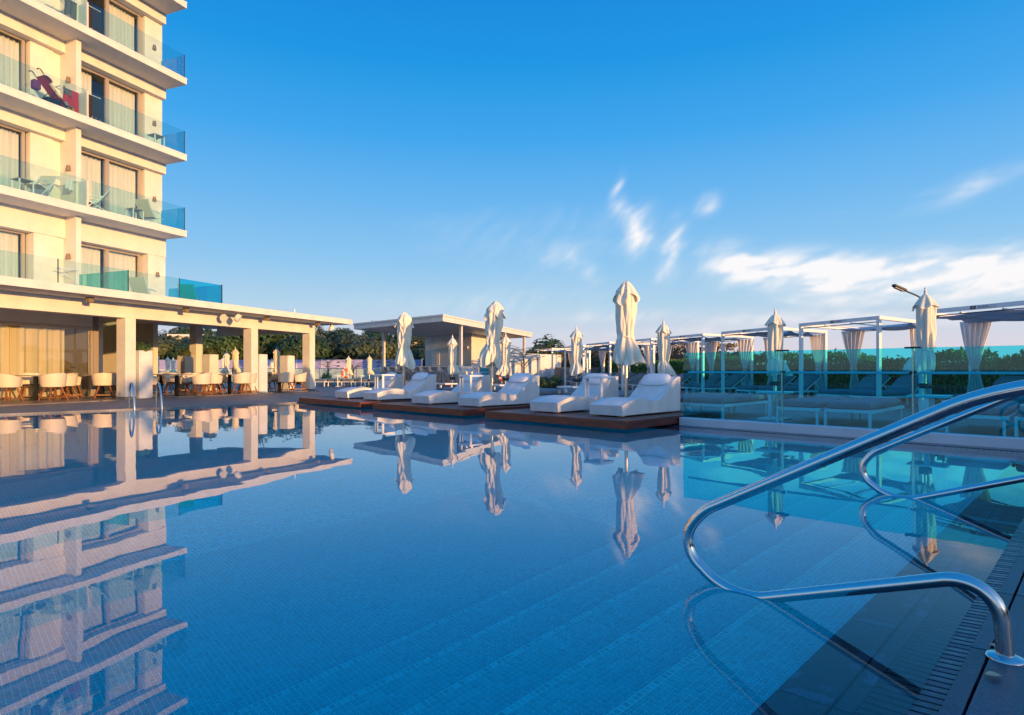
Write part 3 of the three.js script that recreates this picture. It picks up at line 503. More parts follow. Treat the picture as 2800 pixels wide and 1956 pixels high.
function hedgeRun(name, label, x0, d0, x1, d1, hgt, thick, n, mat, size, sd, wob = .14, hFn = null, y0 = -.03, group) {
  const o = thing(name, label, 'hedge', [x0, y0, -d0], 0, group); const dx = x1 - x0, dd = d1 - d0, len = Math.hypot(dx, dd), ux = dx / len, ud = dd / len;
  const inst = new THREE.InstancedMesh(leafQuad, mat, n), m = new THREE.Matrix4(), q = new THREE.Quaternion(), e = new THREE.Euler(); seed = sd * 99991;
  const hs = mat.color.getHSL({});
  for (let i = 0; i < n; i++) {
    const s = rnd() * len, h = hFn ? hFn(s) : hgt, face = rnd(), wv = 1 + wob * (fbm(s * 1.6 + sd, 3 + rnd() * .2, 3, 0, sd) - .5) * 2; let y, t;
    if (face < .5) { y = h * wv * Math.pow(rnd(), .8); t = -thick / 2 * (1 + .25 * (fbm(s * 2, y * 2, 3, 0, sd) - .5)) + rnd() * .10; } else if (face < .85) { t = (rnd() - .5) * thick; y = h * wv - rnd() * .12 + (rnd() < .06 ? rnd() * .16 : 0); } else { t = thick / 2 - rnd() * .1; y = h * wv * rnd(); }
    e.set(rr(-1, 1), rr(0, 6.28), rr(-1, 1)); q.setFromEuler(e); const z = size * rr(.6, 1.4);
    m.compose(V(ux * s - ud * t * -1 * -1, y, -(ud * s) - ux * t * 1), q, V(z, z, z)); m.setPosition(ux * s + ud * t, y, -ud * s + ux * t); inst.setMatrixAt(i, m);
    const k = rr(.5, 1.8), warm = rnd() < .08; inst.setColorAt(i, lin(k * (warm ? 1.5 : 1), k * (warm ? 1.1 : 1), k));
  }
  inst.name = 'foliage'; inst.userData = { kind: 'stuff' }; o.add(inst);
  // twigs and shade inside
  const core = grid(Math.ceil(len * 2), 8, (a, b) => { const s = a * len, h = (hFn ? hFn(s) : hgt) * .84, th = b * Math.PI, rx = thick * .36; return [ux * s + ud * rx * Math.cos(th), h * Math.pow(Math.sin(th), .35), -ud * s + ux * rx * Math.cos(th)]; }); part('branches', core, M.trunk, o);
  return o;
}
hedgeRun('hedge', 'long clipped green hedge behind the cabana row', 14.2, 7.5, 6.6, 38, 1.42, 1.3, 46000, M.leafHedge, .115, 3, .22);
hedgeRun('shrub_row', 'dry brownish scrub beyond the end of the hedge', 12.5, 33, 4.5, 52, 2.1, 2.2, 9000, M.leafBrown, .2, 5, .3, (s) => 1.9 + .7 * fbm(s * .5, 2, 3, 0, 6));

// ================================================================ HOTEL TOWER (local x along the front, local z out of it; origin at the slabs' end corner)
const TW = F(6.31, -4.97), STOREY = 3.305, FL0 = 3.65;
const wavy = (t0, t1, y0, y1, z, n, amp, sd, open = 0) => grid(Math.max(24, Math.round(n * 10)), 10, (a, b) => { const t = mix(t0, t1, a), y = mix(y0, y1, b), f = Math.sin(a * Math.PI * 2 * n + sd + .5 * Math.sin(a * 9 + sd)); return [t + (1 - b) * open * .05 * Math.sin(a * 7), y, z + amp * f * (.7 + .3 * (1 - b)) + amp * .5 * Math.sin(a * n * 11 + sd)]; });
{
  const o = thing('hotel_tower', 'sunlit cream hotel tower with glass balconies above the restaurant roof', 'building', TW, FT);
  const TL = -9.5, DEEP = -6.2;
  // back and end walls that close the building
  part('end_wall', bx(-.22, 0, 0, 20.2, DEEP, -1.76), M.render, o);
  part('back_wall', bx(TL, -.22, 0, 20.2, DEEP, DEEP + .2), M.render, o);
  part('far_wall', bx(TL - .2, TL, 0, 20.2, DEEP, -1.3), M.render, o);
  for (let k = 0; k <= 5; k++) {
    const y = FL0 + STOREY * k;
    if (k > 0) { const s = part('balcony_slab', bx(TL, 0, y - .25, y, DEEP + .21, 0, .006), M.render, o); if (k < 6) part('edge_trim', bx(TL, .012, y - .02, y + .022, -.10, .012, .004), M.whitePaint, s); }
    else part('floor_slab', bx(TL, 0, y - .22, y, DEEP + .21, -1.2), M.render, o);
    if (k === 5) break;
    const low = k === 0, wz = low ? -1.30 : -1.50, bz = -1.26, hb = low ? .78 : .42, c = y + STOREY - .25; // wall plane, header plane, header height, ceiling
    part('header', bx(-3.998, 0, c - hb, c, -1.75, bz, .004), M.render, o);
    part('header', bx(TL, -4.192, c - (low ? .80 : .44), c, -1.752, bz, .004), M.render, o);
    part('pier', bx(-.82, 0, y, c - hb, -1.76, wz, .004), M.render, o);
    part('pier', bx(-5.24, -4.46, y, c - (low ? .80 : .44), -1.76, wz, .004), M.render, o);
    part('pilaster', bx(-4.459, -4.192, y, c - (low ? .80 : .44), -1.76, wz - .06, .003), M.render, o);
    part('dividing_fin', bx(-4.19, -4.0, y, c, -1.76, -.65, .006), M.render, o);
    if (!low) part('divider_panel', bx(-4.115, -4.075, y + .03, y + 1.03, -.648, -.13, .004), M.whitePaint, o);
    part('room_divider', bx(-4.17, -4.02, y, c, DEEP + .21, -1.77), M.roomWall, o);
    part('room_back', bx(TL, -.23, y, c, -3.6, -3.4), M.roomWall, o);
    // sliding doors
    const doors = (t0, t1, sd) => {
      const y1 = c - hb - .001, z = -1.70, w = part('window', [bx(t0, t1, y1 - .09, y1, z - .05, z + .05), bx(t0, t1, y, y + .06, z - .05, z + .05), bx(t1 - .09, t1, y + .061, y1 - .091, z - .05, z + .05), bx(t0, t0 + .09, y + .061, y1 - .091, z - .05, z + .05)], M.frameTan, o), mid = (t0 + t1) / 2 + .12;
      part('mullion', bx(mid - .08, mid + .06, y + .061, y1 - .091, z - .045, z + .055), M.frameTan, w);
      part('pane', bx(t0 + .09, mid - .08, y + .06, y1 - .09, z - .012, z), M.pane, w); part('pane', bx(mid + .06, t1 - .09, y + .06, y1 - .09, z + .006, z + .018), M.pane, w);
      const gap = [[0, .0], [.0, .0], [.0, 0], [.22, .45], [.30, .42]][(k + sd) % 5];
      part('curtain', wavy(t0 + .05, mid - .1 - gap[0] * (mid - t0), y + .03, y1 - .06, z - .26, 9, .045, sd + k), M.hotelCurtain, w);
      part('curtain', wavy(mid + gap[1] * .5, t1 - .05, y + .03, y1 - .06, z - .24, 9, .045, sd * 2 + k), M.hotelCurtain, w);
    };
    doors(-3.99, -.90, 1); doors(-8.4, -5.32, 3);
    part('pier', bx(TL, -8.42, y, c - hb, -1.76, wz, .004), M.render, o);
    // wall lamps: small tapering metal shades
    for (const [t, z, f] of [[-.42, wz, 0], [-4.19, -1.0, 1]]) { const g = norm(new THREE.CylinderGeometry(.055, .085, .20, 4, 1)); g.rotateY(Math.PI / 4); const m = part('wall_lamp', g, M.lampTan, o); if (f) m.position.set(t - .062, y + 1.55, z); else m.position.set(t, y + 1.45, z + .062); }
    // glass balustrades
    if (!low) {
      const gl = part('balustrade', bx(-1.95, -.07, y + .022, y + 1.03, -.075, -.063), M.glass, o); gl.name = 'balustrade_pane';
      part('balustrade_pane', bx(-3.985, -1.962, y + .022, y + 1.03, -.075, -.063), M.glass, o); part('balustrade_pane', bx(-6.6, -4.20, y + .022, y + 1.03, -.075, -.063), M.glass, o); part('balustrade_pane', bx(-9.4, -6.612, y + .022, y + 1.03, -.075, -.063), M.glass, o);
      part('end_pane', bx(-.067, -.055, y + .022, y + 1.03, -1.47, -.076), M.glassEnd, o);
      part('edge_strip', bx(-.075, -.047, y + .022, y + 1.034, -.076, -.058), M.greyMetal, o);
    }
  }
}
// ---------------------------------------------------------------- terrace glass above the restaurant roof
{
  const o = thing('terrace_balustrade', 'blue glass balustrade standing on the restaurant roof terrace', 'balustrade', F(0, 1.15 - 2.83, 3.2), FT);
  const ends = [-9, -7.4, -5.2, -3.05, -.9, 1.30, 3.24, 5.14];
  for (let i = 0; i < ends.length - 1; i++) part('glass_panel', bx(ends[i] + .01, ends[i + 1] - .01, .03, 1.10, -.006, .006), i > 5 ? M.glassEnd : M.glass, o);
  for (const t of ends.slice(1, -1)) part('joint_post', bx(t - .009, t + .009, .0, 1.105, -.015, .015), M.greyMetal, o);
  part('base_rail', bx(-9, 5.14, 0, .035, -.02, .02), M.greyMetal, o);
  part('side_panel', bx(5.12, 5.132, .03, 1.10, -2.9, -.02), M.glassEnd, o); part('side_panel', bx(1.31, 1.322, .03, 1.10, -2.5, -.02), M.glassSide, o);
  part('corner_post', bx(5.125, 5.155, 0, 1.12, -.016, .016), M.greyMetal, o);
}
// ================================================================ RESTAURANT
{
  const o = thing('restaurant', 'open cream restaurant terrace with square columns and flat roof, below the tower', 'building', F(0, 0), FT);
  const RT = 2.985, COLS = [-10, -5, 0, 4.98, 8.26];
  const r = part('roof', [bx(-16, 9.69, RT, 3.2, -7.2, 1.15, .008)], M.render, o);
  part('roof_seam', bx(5.9, 5.93, 2.982, 3.206, 1.10, 1.156), M.render, r);
  part('vent_pipe', cyl(6.25, 3.2, 3.36, .95, .02, 10), M.whiteMetal, r);
  part('front_beam', bx(-16, 8.61, 2.54, RT - .001, -.38, 0, .006), M.render, o);
  part('side_beam', bx(8.27, 8.60, 2.56, RT - .001, -5.4, -.39, .006), M.render, o);
  COLS.forEach((t) => { const c = part('column', bx(t, t + .335, .06, 2.541, -.401, -.002, .006), M.render, o); part('plinth', bx(t - .006, t + .341, .03, .13, -.407, .005, .003), M.deckStone, c); });
  for (const [t, z] of [[6.8, -5.4], [1.55, -4.2]]) part('column', bx(t, t + .34, .03, RT - .001, z, z + .4, .006), M.render, o);
  part('back_wall', bx(-16, 2.6, .03, RT - .001, -7.2, -7.0), M.render, o);
  part('back_wall', bx(2.4, 2.6, .03, RT - .001, -6.99, -5.8), M.render, o);
  // glazed room behind: tracks, frameless panes, curtains
  const gw = part('glass_wall_track', [bx(-14, 1.0, 2.31, 2.42, -3.16, -2.98), bx(-14, 1.0, .03, .07, -3.13, -3.01), bx(.94, 1.0, .071, 2.309, -3.15, -2.99)], M.frameTan, o);
  part('bulkhead', bx(-14, 1.0, 2.42, RT - .001, -3.3, -3.0), M.render, o);
  for (let k = 0; k < 9; k++) part('pane', bx(.93 - (k + 1) * 1.5 + .004, .93 - k * 1.5 - .004, .07, 2.31, -3.076, -3.064), M.pane, gw);
  for (let k = 0; k < 4; k++) part('curtain', wavy(.24 - (k + 1) * 1.55, .24 - k * 1.55 + .06, .09, 2.29, -3.32 - .03 * (k % 2), 4.5 + k * .4, .05, 2 + k), M.curtain, gw);
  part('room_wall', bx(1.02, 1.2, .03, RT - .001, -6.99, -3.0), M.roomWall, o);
  part('door_handle', bx(.30, .47, 1.02, 1.05, -3.05, -3.01), M.greyMetal, gw);
  // soffit spot boxes and loudspeakers under the overhang
  for (const t of [-8, -4.4, -1.45, 1.62, 5.15, 8.05]) part('soffit_lamp', bx(t - .07, t + .07, RT - .145, RT, .50, .66, .004), M.lampTan, o);
  for (const t of [8.52]) part('soffit_lamp', bx(t, t + .12, RT - .16, RT, -.20, -.06, .004), M.darkMetal, o);
  const spk = new THREE.Shape(); spk.absellipse(0, 0, .155, .20, 0, Math.PI * 2); const sg = new THREE.ExtrudeGeometry(spk, { depth: .14, bevelEnabled: true, bevelSize: .03, bevelThickness: .04, bevelSegments: 4 });
  for (const [t, out, rx, ry] of [[3.35, .35, .55, -.9], [3.55, .75, .55, .5], [8.95, .55, .5, .9], [-3.75, .4, .5, .6]]) { const g = muv(norm(sg.clone())); g.scale(.62, .62, .7); g.rotateX(rx); g.rotateY(ry); const m = part('loudspeaker', g, M.planterWhite, o); m.position.set(t, RT - .16, out); part('bracket', cyl(0, .02, .175, 0, .014, 8), M.greyMetal, m); }
  const cam = part('security_camera', at(norm(new THREE.CylinderGeometry(.05, .05, .2, 16).rotateZ(1.4)), 0, 0, 0), M.whiteMetal, o); cam.position.set(9.78, 3.08, 1.0);
  part('lens', at(norm(new THREE.CylinderGeometry(.03, .03, .02, 16).rotateZ(1.4)), .105, -.02, 0), M.dark, cam);
}
struct('restaurant_floor', bx(-16, 8.75, -.02, .062, -7.0, .18), M.terraceFloor, F(0, 0), FT);
// ---------------------------------------------------------------- tall white planters
function leafBlade(len, w, droop, n = 8) { // an arching strap leaf growing from the origin along +x
  return grid(2, n, (a, b) => { const x = len * b * Math.cos(.9 - droop * b), y = len * (Math.sin(.9) * b - droop * .6 * b * b), ww = w * Math.sin(Math.PI * Math.min(1, .12 + b * .88)) * (1 - .15 * b); return [x, y - .25 * ww * Math.abs(a - .5), (a - .5) * ww]; });
}
function planter(t, out, label, kind, w = .40, h = 1.50) {
  const p = F(t, out, .062), o = thing('planter', label, 'planter', p, FT, 'tall white planters');
  part('box', [bx(-w / 2, w / 2, 0, h, -w / 2, -w / 2 + .03), bx(-w / 2, w / 2, 0, h, w / 2 - .03, w / 2), bx(-w / 2, -w / 2 + .03, 0, h, -w / 2 + .031, w / 2 - .031), bx(w / 2 - .03, w / 2, 0, h, -w / 2 + .031, w / 2 - .031)], M.planterWhite, o);
  part('soil', bx(-w / 2 + .03, w / 2 - .03, .02, h - .06, -w / 2 + .031, w / 2 - .031), M.earth, o);
  if (kind === 'strap') { const gs = []; for (let k = 0; k < 26; k++) { const g = leafBlade(rr(.45, .8), rr(.05, .09), rr(.3, 1.1)); g.rotateZ(rr(-.1, .45)); g.rotateY(rr(0, 6.28)); g.translate(0, h - .06, 0); gs.push(g); } part('leaves', gs, M.leafPalm, o); }
  else { const s = kind === 'wide' ? 1.35 : 1; part('foliage', at(leafBall(900, .26 * s, .20, .26 * s, .06, Math.round(t * 10) + 40), 0, h + .10, 0), kind === 'brown' ? M.leafOlive : M.leafMid, o); part('stem', cyl(0, h - .06, h + .12, 0, .015, 6), M.trunk, o); }
}
planter(.72, -.30, 'tall white planter with a wide shrub beside the first column', 'wide', .46);
planter(5.60, -.22, 'tall white planter with long strap leaves beside the second column', 'strap', .42);
planter(7.72, -.75, 'tall white planter with a round shrub just before the end column', 'round', .42);
planter(6.35, -5.1, 'tall planter with olive shrub beside the inner column', 'brown', .44);
planter(5.05, -2.2, 'tall planter half hidden behind the second column', 'brown', .42);
// ---------------------------------------------------------------- dining tables and tub chairs
const TABLES = [[-14.1, 17.75], [-13.6, 19.9], [-11.55, 20.65], [-10.55, 22.4], [-10.9, 24.4], [-9.65, 24.9], [-13.7, 23.4]];
{
  const t0 = thing('dining_table', '', 'table', [0, 0, 0], 0, 'dark dining tables in the restaurant');
  part('table_top', bx(-.38, .38, .705, .735, -.38, .38, .004), M.tableTop, t0); part('column', bx(-.045, .045, .012, .705, -.045, .045), M.darkMetal, t0); part('foot', bx(-.26, .26, 0, .012, -.26, .26), M.darkMetal, t0);
  const where = ['before the curtains, at the water side', 'beside the glass wall corner', 'between the first and second columns', 'beside the second column', 'deep in the terrace between the planters', 'beside the end planter', 'deep in the terrace, facing the hillside'];
  TABLES.forEach(([x, d], i) => { const l = `square dining table on a black post, ${where[i]}`; if (!i) { t0.position.set(x, .062, -d); t0.rotation.y = FT; t0.userData.label = l; } else copy(t0, [x, .062, -d], FT, l); });
  for (const i of [0, 1, 2, 3, 5]) { const [x, d] = TABLES[i]; solo('candle_glass', `candle glass on the table ${where[i]}`, 'candle glass', norm(new THREE.LatheGeometry([[0, 0], [.032, 0], [.036, .06], [.033, .06], [.029, .006], [0, .006]].map(([a, b]) => new THREE.Vector2(a, b)), 16)), M.whiteMetal, [x + .08, .7975, -d + .06], 0, 'candle glasses on the tables'); }
}
function makeTub() { // local +x is where the sitter faces
  const o = thing('tub_chair', '', 'chair', [0, 0, 0], 0, 'cream tub chairs in the restaurant');
  const shell = (off) => (a, b) => { const th = Math.PI + (a - .5) * 2 * 2.25, back = .5 + .5 * Math.cos((a - .5) * 2 * Math.PI * .80), hTop = mix(.625, .79, Math.pow(back, .8)); const y = mix(.40, hTop, b), q = (y - .40) / .39, rx = (.255 + .045 * q + .012 * Math.sin(q * 3)) + off, rz = (.265 + .05 * q) + off; return [rx * Math.cos(th) + .01, y, rz * Math.sin(th)]; };
  const A = grid(60, 10, shell(0)), B = grid(60, 10, shell(.028));
  const rim = grid(60, 4, (a, b) => { const p = shell(0)(a, 1), q = shell(.028)(a, 1); return [mix(p[0], q[0], b), p[1] + .012 * Math.sin(Math.PI * b), mix(p[2], q[2], b)]; });
  const ends = [0, 1].map((e) => grid(4, 10, (a, b) => { const p = shell(0)(e, b), q = shell(.028)(e, b); return [mix(p[0], q[0], a) + .012 * Math.sin(Math.PI * a), p[1], mix(p[2], q[2], a)]; }));
  const bottom = grid(40, 6, (a, b) => { const th = a * Math.PI * 2, r = b; return [.01 + .275 * r * Math.cos(th), .402 - .03 * (1 - r * r), .285 * r * Math.sin(th)]; });
  part('shell', [A, B, rim, ...ends, bottom], M.chairShell, o);
  const pad = grid(40, 8, (a, b) => { const th = a * Math.PI * 2, r = Math.sin(b * Math.PI / 2); return [.02 + .245 * r * Math.cos(th), .425 + .035 * Math.cos(b * Math.PI / 2), .245 * r * Math.sin(th)]; }, true); part('seat_pad', pad, M.seatPad, o);
  for (const sx of [-1, 1]) for (const sz of [-1, 1]) part('leg', bar(V(sx * .25, 0, sz * .25), V(sx * .13 + .01, .40, sz * .13), .017, 8, .026), M.teak, o);
  part('stretcher', [beam(V(-.225, .09, -.225), V(.225, .09, -.225), .022, .03), beam(V(-.225, .09, .225), V(.225, .09, .225), .022, .03), beam(V(0, .09, -.225), V(0, .09, .225), .022, .028)], M.teak, o);
  return o;
}
const tub = makeTub(); let tubs = 0;
// [x, depth, table] : each chair faces its table
const CHAIRS = [[-14.3, 17.0, 0], [-13.35, 17.45, 0], [-14.75, 18.35, 0], [-13.75, 18.45, 0], [-13.0, 19.1, 1], [-13.95, 20.7, 1], [-14.2, 19.35, 1], [-12.2, 20.2, 2], [-11.35, 21.45, 2], [-10.75, 20.75, 2], [-12.1, 21.35, 2], [-10.85, 21.75, 3], [-10.15, 23.05, 3], [-9.95, 22.1, 3], [-11.3, 22.95, 3], [-11.5, 24.0, 4], [-10.35, 25.0, 4], [-11.2, 25.1, 4], [-9.0, 25.3, 5], [-9.15, 24.25, 5], [-10.2, 25.5, 5], [-14.3, 23.0, 6], [-13.1, 23.8, 6], [-13.9, 24.1, 6]];
CHAIRS.forEach(([x, d, t], i) => {
  const [tx, td] = TABLES[t], turn = Math.atan2(d - td, tx - x) * 1; const ang = Math.atan2(-(-td + d), tx - x);
  const l = `cream tub chair on teak legs at the table ${['before the curtains, at the water side', 'beside the glass wall corner', 'between the first and second columns', 'beside the second column', 'deep in the terrace between the planters', 'beside the end planter', 'deep in the terrace, facing the hillside'][t]}`, face = Math.atan2(-(d - td) * -1, tx - x) * -1; // rotation.y that turns +x towards (tx, -td)
  const rot = Math.atan2(-(-td - -d), tx - x);
  const g = `tub chairs at table ${t}`;
  if (!i) { tub.position.set(x, .062, -d); tub.rotation.y = rot; tub.userData = { label: l, category: 'chair', group: g }; } else copy(tub, [x, .062, -d], rot, l, g);
});

// ================================================================ BAR PAVILION beyond the platforms
const BC = [-3.29, 28.5], BL = [-.708, .706], BR = [.317, .948];
const B = (a, b) => [BC[0] + BL[0] * a + BR[0] * b, -(BC[1] + BL[1] * a + BR[1] * b)]; // [x, z]
const slabOn = (a0, a1, b0, b1, y0, y1) => prism([B(a0, b0), B(a1, b0), B(a1, b1), B(a0, b1)].reverse(), y0, y1);
{
  const o = thing('bar_pavilion', 'white flat-roofed bar pavilion beyond the wooden platforms', 'building');
  part('roof', slabOn(0, 8.1, 0, 14.9, 3.27, 3.52), M.whitePaint, o); part('roof_edge', slabOn(-.05, 8.15, -.05, 14.95, 3.521, 3.60), M.whitePaint, o);
  part('floor', slabOn(-.4, 8.5, 2.0, 14.9, 0, .12), M.deckStone, o);
  for (const [a, b] of [[.35, 2.73], [7.57, 2.73], [.35, 13.8]]) part('post', slabOn(a - .09, a + .09, b - .1, b + .1, .12, 3.27), M.whitePaint, o);
  part('front_wall', slabOn(2.6, 7.44, 8.08, 8.28, .12, 3.27), M.render, o);
  part('side_wall', slabOn(2.6, 2.8, 8.281, 14.5, .12, 3.27), M.render, o); part('rear_wall', slabOn(2.81, 7.44, 14.3, 14.5, .12, 3.27), M.render, o); part('end_wall', slabOn(7.24, 7.44, 8.281, 14.29, .12, 3.27), M.render, o);
  const d = part('door', slabOn(5.95, 6.75, 8.03, 8.079, .12, 2.12), M.plasticShell, o); part('door_frame', [slabOn(5.85, 5.949, 8.04, 8.079, .12, 2.22), slabOn(6.751, 6.85, 8.04, 8.079, .12, 2.22), slabOn(5.95, 6.75, 8.04, 8.079, 2.121, 2.22)], M.planterWhite, d);
  for (const y of [1.25, 1.45, 1.65, 1.85]) part('louvre', slabOn(6.05, 6.65, 8.005, 8.029, y, y + .12), M.planterWhite, d);
  for (const [a, b] of [[4.6, 8.0], [3.1, 8.0]]) part('wall_lamp', slabOn(a - .18, a + .18, b - .06, b + .08, 2.30, 2.48), M.plasticShell, o);
}
{
  const o = thing('bar_counter', 'long pale bar counter beneath the pavilion roof', 'bar counter');
  part('counter_top', slabOn(.35, 7.5, 2.50, 3.25, 1.10, 1.16), M.planterWhite, o); part('counter_front', slabOn(.5, 7.45, 2.86, 2.98, .12, 1.10), M.plasticShell, o); part('return_panel', slabOn(.34, .48, 2.98, 4.9, .12, 1.14), M.whitePaint, o);
  const tap = thing('beer_tap', 'chrome beer tap standing on the bar counter', 'beer tap', [B(3.9, 2.95)[0], 1.16, B(3.9, 2.95)[1]]); part('column', bar(V(0, 0, 0), V(0, .42, 0), .04, 12), M.chrome, tap); part('spout', tube([V(0, .42, 0), V(.02, .48, .04), V(.08, .46, .12), V(.1, .36, .15)], .018, 20, 8), M.chrome, tap); part('handle', bar(V(0, .45, .05), V(-.05, .62, .1), .014, 8), M.darkMetal, tap);
}
{ // bar stools
  const s = thing('bar_stool', '', 'bar stool', [0, 0, 0], 0, 'bar stools along the counter');
  const shell = grid(24, 16, (a, b) => { const th = Math.PI + (a - .5) * 2 * 1.75, q = b, back = Math.pow(.5 + .5 * Math.cos((a - .5) * 2 * Math.PI), .9), h = .70 + q * (.04 + .30 * back), r = .15 + .075 * Math.pow(q, .6); return [r * Math.cos(th) - .03 * q, h, r * 1.05 * Math.sin(th)]; });
  const seat = grid(24, 6, (a, b) => { const th = a * Math.PI * 2; return [.19 * b * Math.cos(th) + .02, .70 + .02 * b * b, .18 * b * Math.sin(th)]; });
  part('shell', [shell, seat], M.planterWhite, s); for (const sx of [-1, 1]) for (const sz of [-1, 1]) part('leg', bar(V(sx * .20, 0, sz * .20), V(sx * .08, .70, sz * .08), .016, 8), M.teak, s); part('foot_rest', [beam(V(-.16, .24, -.16), V(.16, .24, -.16), .02, .02), beam(V(-.16, .24, .16), V(.16, .24, .16), .02, .02), beam(V(-.16, .24, -.16), V(-.16, .24, .16), .02, .02), beam(V(.16, .24, -.16), V(.16, .24, .16), .02, .02)], M.teak, s);
  const face = Math.atan2(BR[1], BR[0]);
  for (let k = 0; k < 9; k++) { const [x, z] = B(7.1 - k * .79, 2.15), p = [x, .12, z], l = 'pale shell bar stool on brown legs before the long bar counter'; if (!k) { s.position.set(...p); s.rotation.y = face - .5; s.userData.label = l; } else copy(s, p, face - .5 + .15 * Math.sin(k * 3), l); }
}
// sign board, WC plate, life rings
{
  const c = document.createElement('canvas'); c.width = 256; c.height = 320; const x = c.getContext('2d'); x.fillStyle = '#067c96'; x.fillRect(0, 0, 256, 320); x.fillStyle = '#d6f0f2'; x.fillRect(70, 34, 116, 8); x.fillRect(24, 132, 60, 10); x.fillRect(24, 150, 84, 7); x.fillRect(118, 136, 44, 14); x.beginPath(); x.arc(212, 142, 15, 0, 7); x.lineWidth = 5; x.strokeStyle = '#d6f0f2'; x.stroke(); x.fillRect(24, 240, 34, 8);
  const t = new THREE.CanvasTexture(c); t.colorSpace = THREE.SRGBColorSpace;
  const o = thing('pool_sign', 'teal pool rules sign board beside the bar', 'sign', [-1.38, .03, -29.6]); part('board', bx(-.24, .24, .42, 1.12, -.012, .012), M.whitePaint, o); const f = part('print', new THREE.PlaneGeometry(.47, .69), std([1, 1, 1], { roughness: .5, map: t }), o); f.position.set(0, .77, .016); for (const s of [-.2, .2]) part('leg', bx(s - .02, s + .02, 0, .42, -.012, .012), M.whiteMetal, o);
  const c2 = document.createElement('canvas'); c2.width = 128; c2.height = 256; const y = c2.getContext('2d'); y.fillStyle = '#cfcbd2'; y.fillRect(0, 0, 128, 256); y.fillStyle = '#202028'; y.font = 'bold 58px sans-serif'; y.textAlign = 'center'; y.fillText('WC', 64, 96); const t2 = new THREE.CanvasTexture(c2); t2.colorSpace = THREE.SRGBColorSpace;
  const w = thing('toilet_sign', 'pale upright sign reading WC beside the teal board', 'sign', [-1.80, .03, -29.7]); part('board', bx(-.14, .14, 0, 1.16, -.02, .02), M.whitePaint, w); const g = part('print', new THREE.PlaneGeometry(.275, .55), std([1, 1, 1], { roughness: .5, map: t2 }), w); g.position.set(0, .87, .025);
  const ring = (p, turn, label, s) => { const r = thing('life_ring', label, 'life ring', p, turn, 'life rings'); const k = part('ring', at(norm(new THREE.TorusGeometry(.27 * s, .075 * s, 16, 40)), 0, .72, 0), M.ring, r); for (let q = 0; q < 4; q++) { const b = norm(new THREE.TorusGeometry(.27 * s, .078 * s, 12, 6, .32)); b.rotateZ(q * Math.PI / 2 + .6); b.translate(0, .72, 0); part('band', b, M.whitePaint, k); } part('stand', [bx(-.02, .02, 0, 1.1, -.13, -.09), bx(-.2, .2, 0, .03, -.2, 0)], M.whiteMetal, r); };
  ring([-.45, .03, -29.2], .5, 'orange life ring on a stand beside the fan palm', 1.0); ring([-9.4, .03, -33.8], .9, 'orange life ring among the garden loungers beyond the restaurant', .8);
}
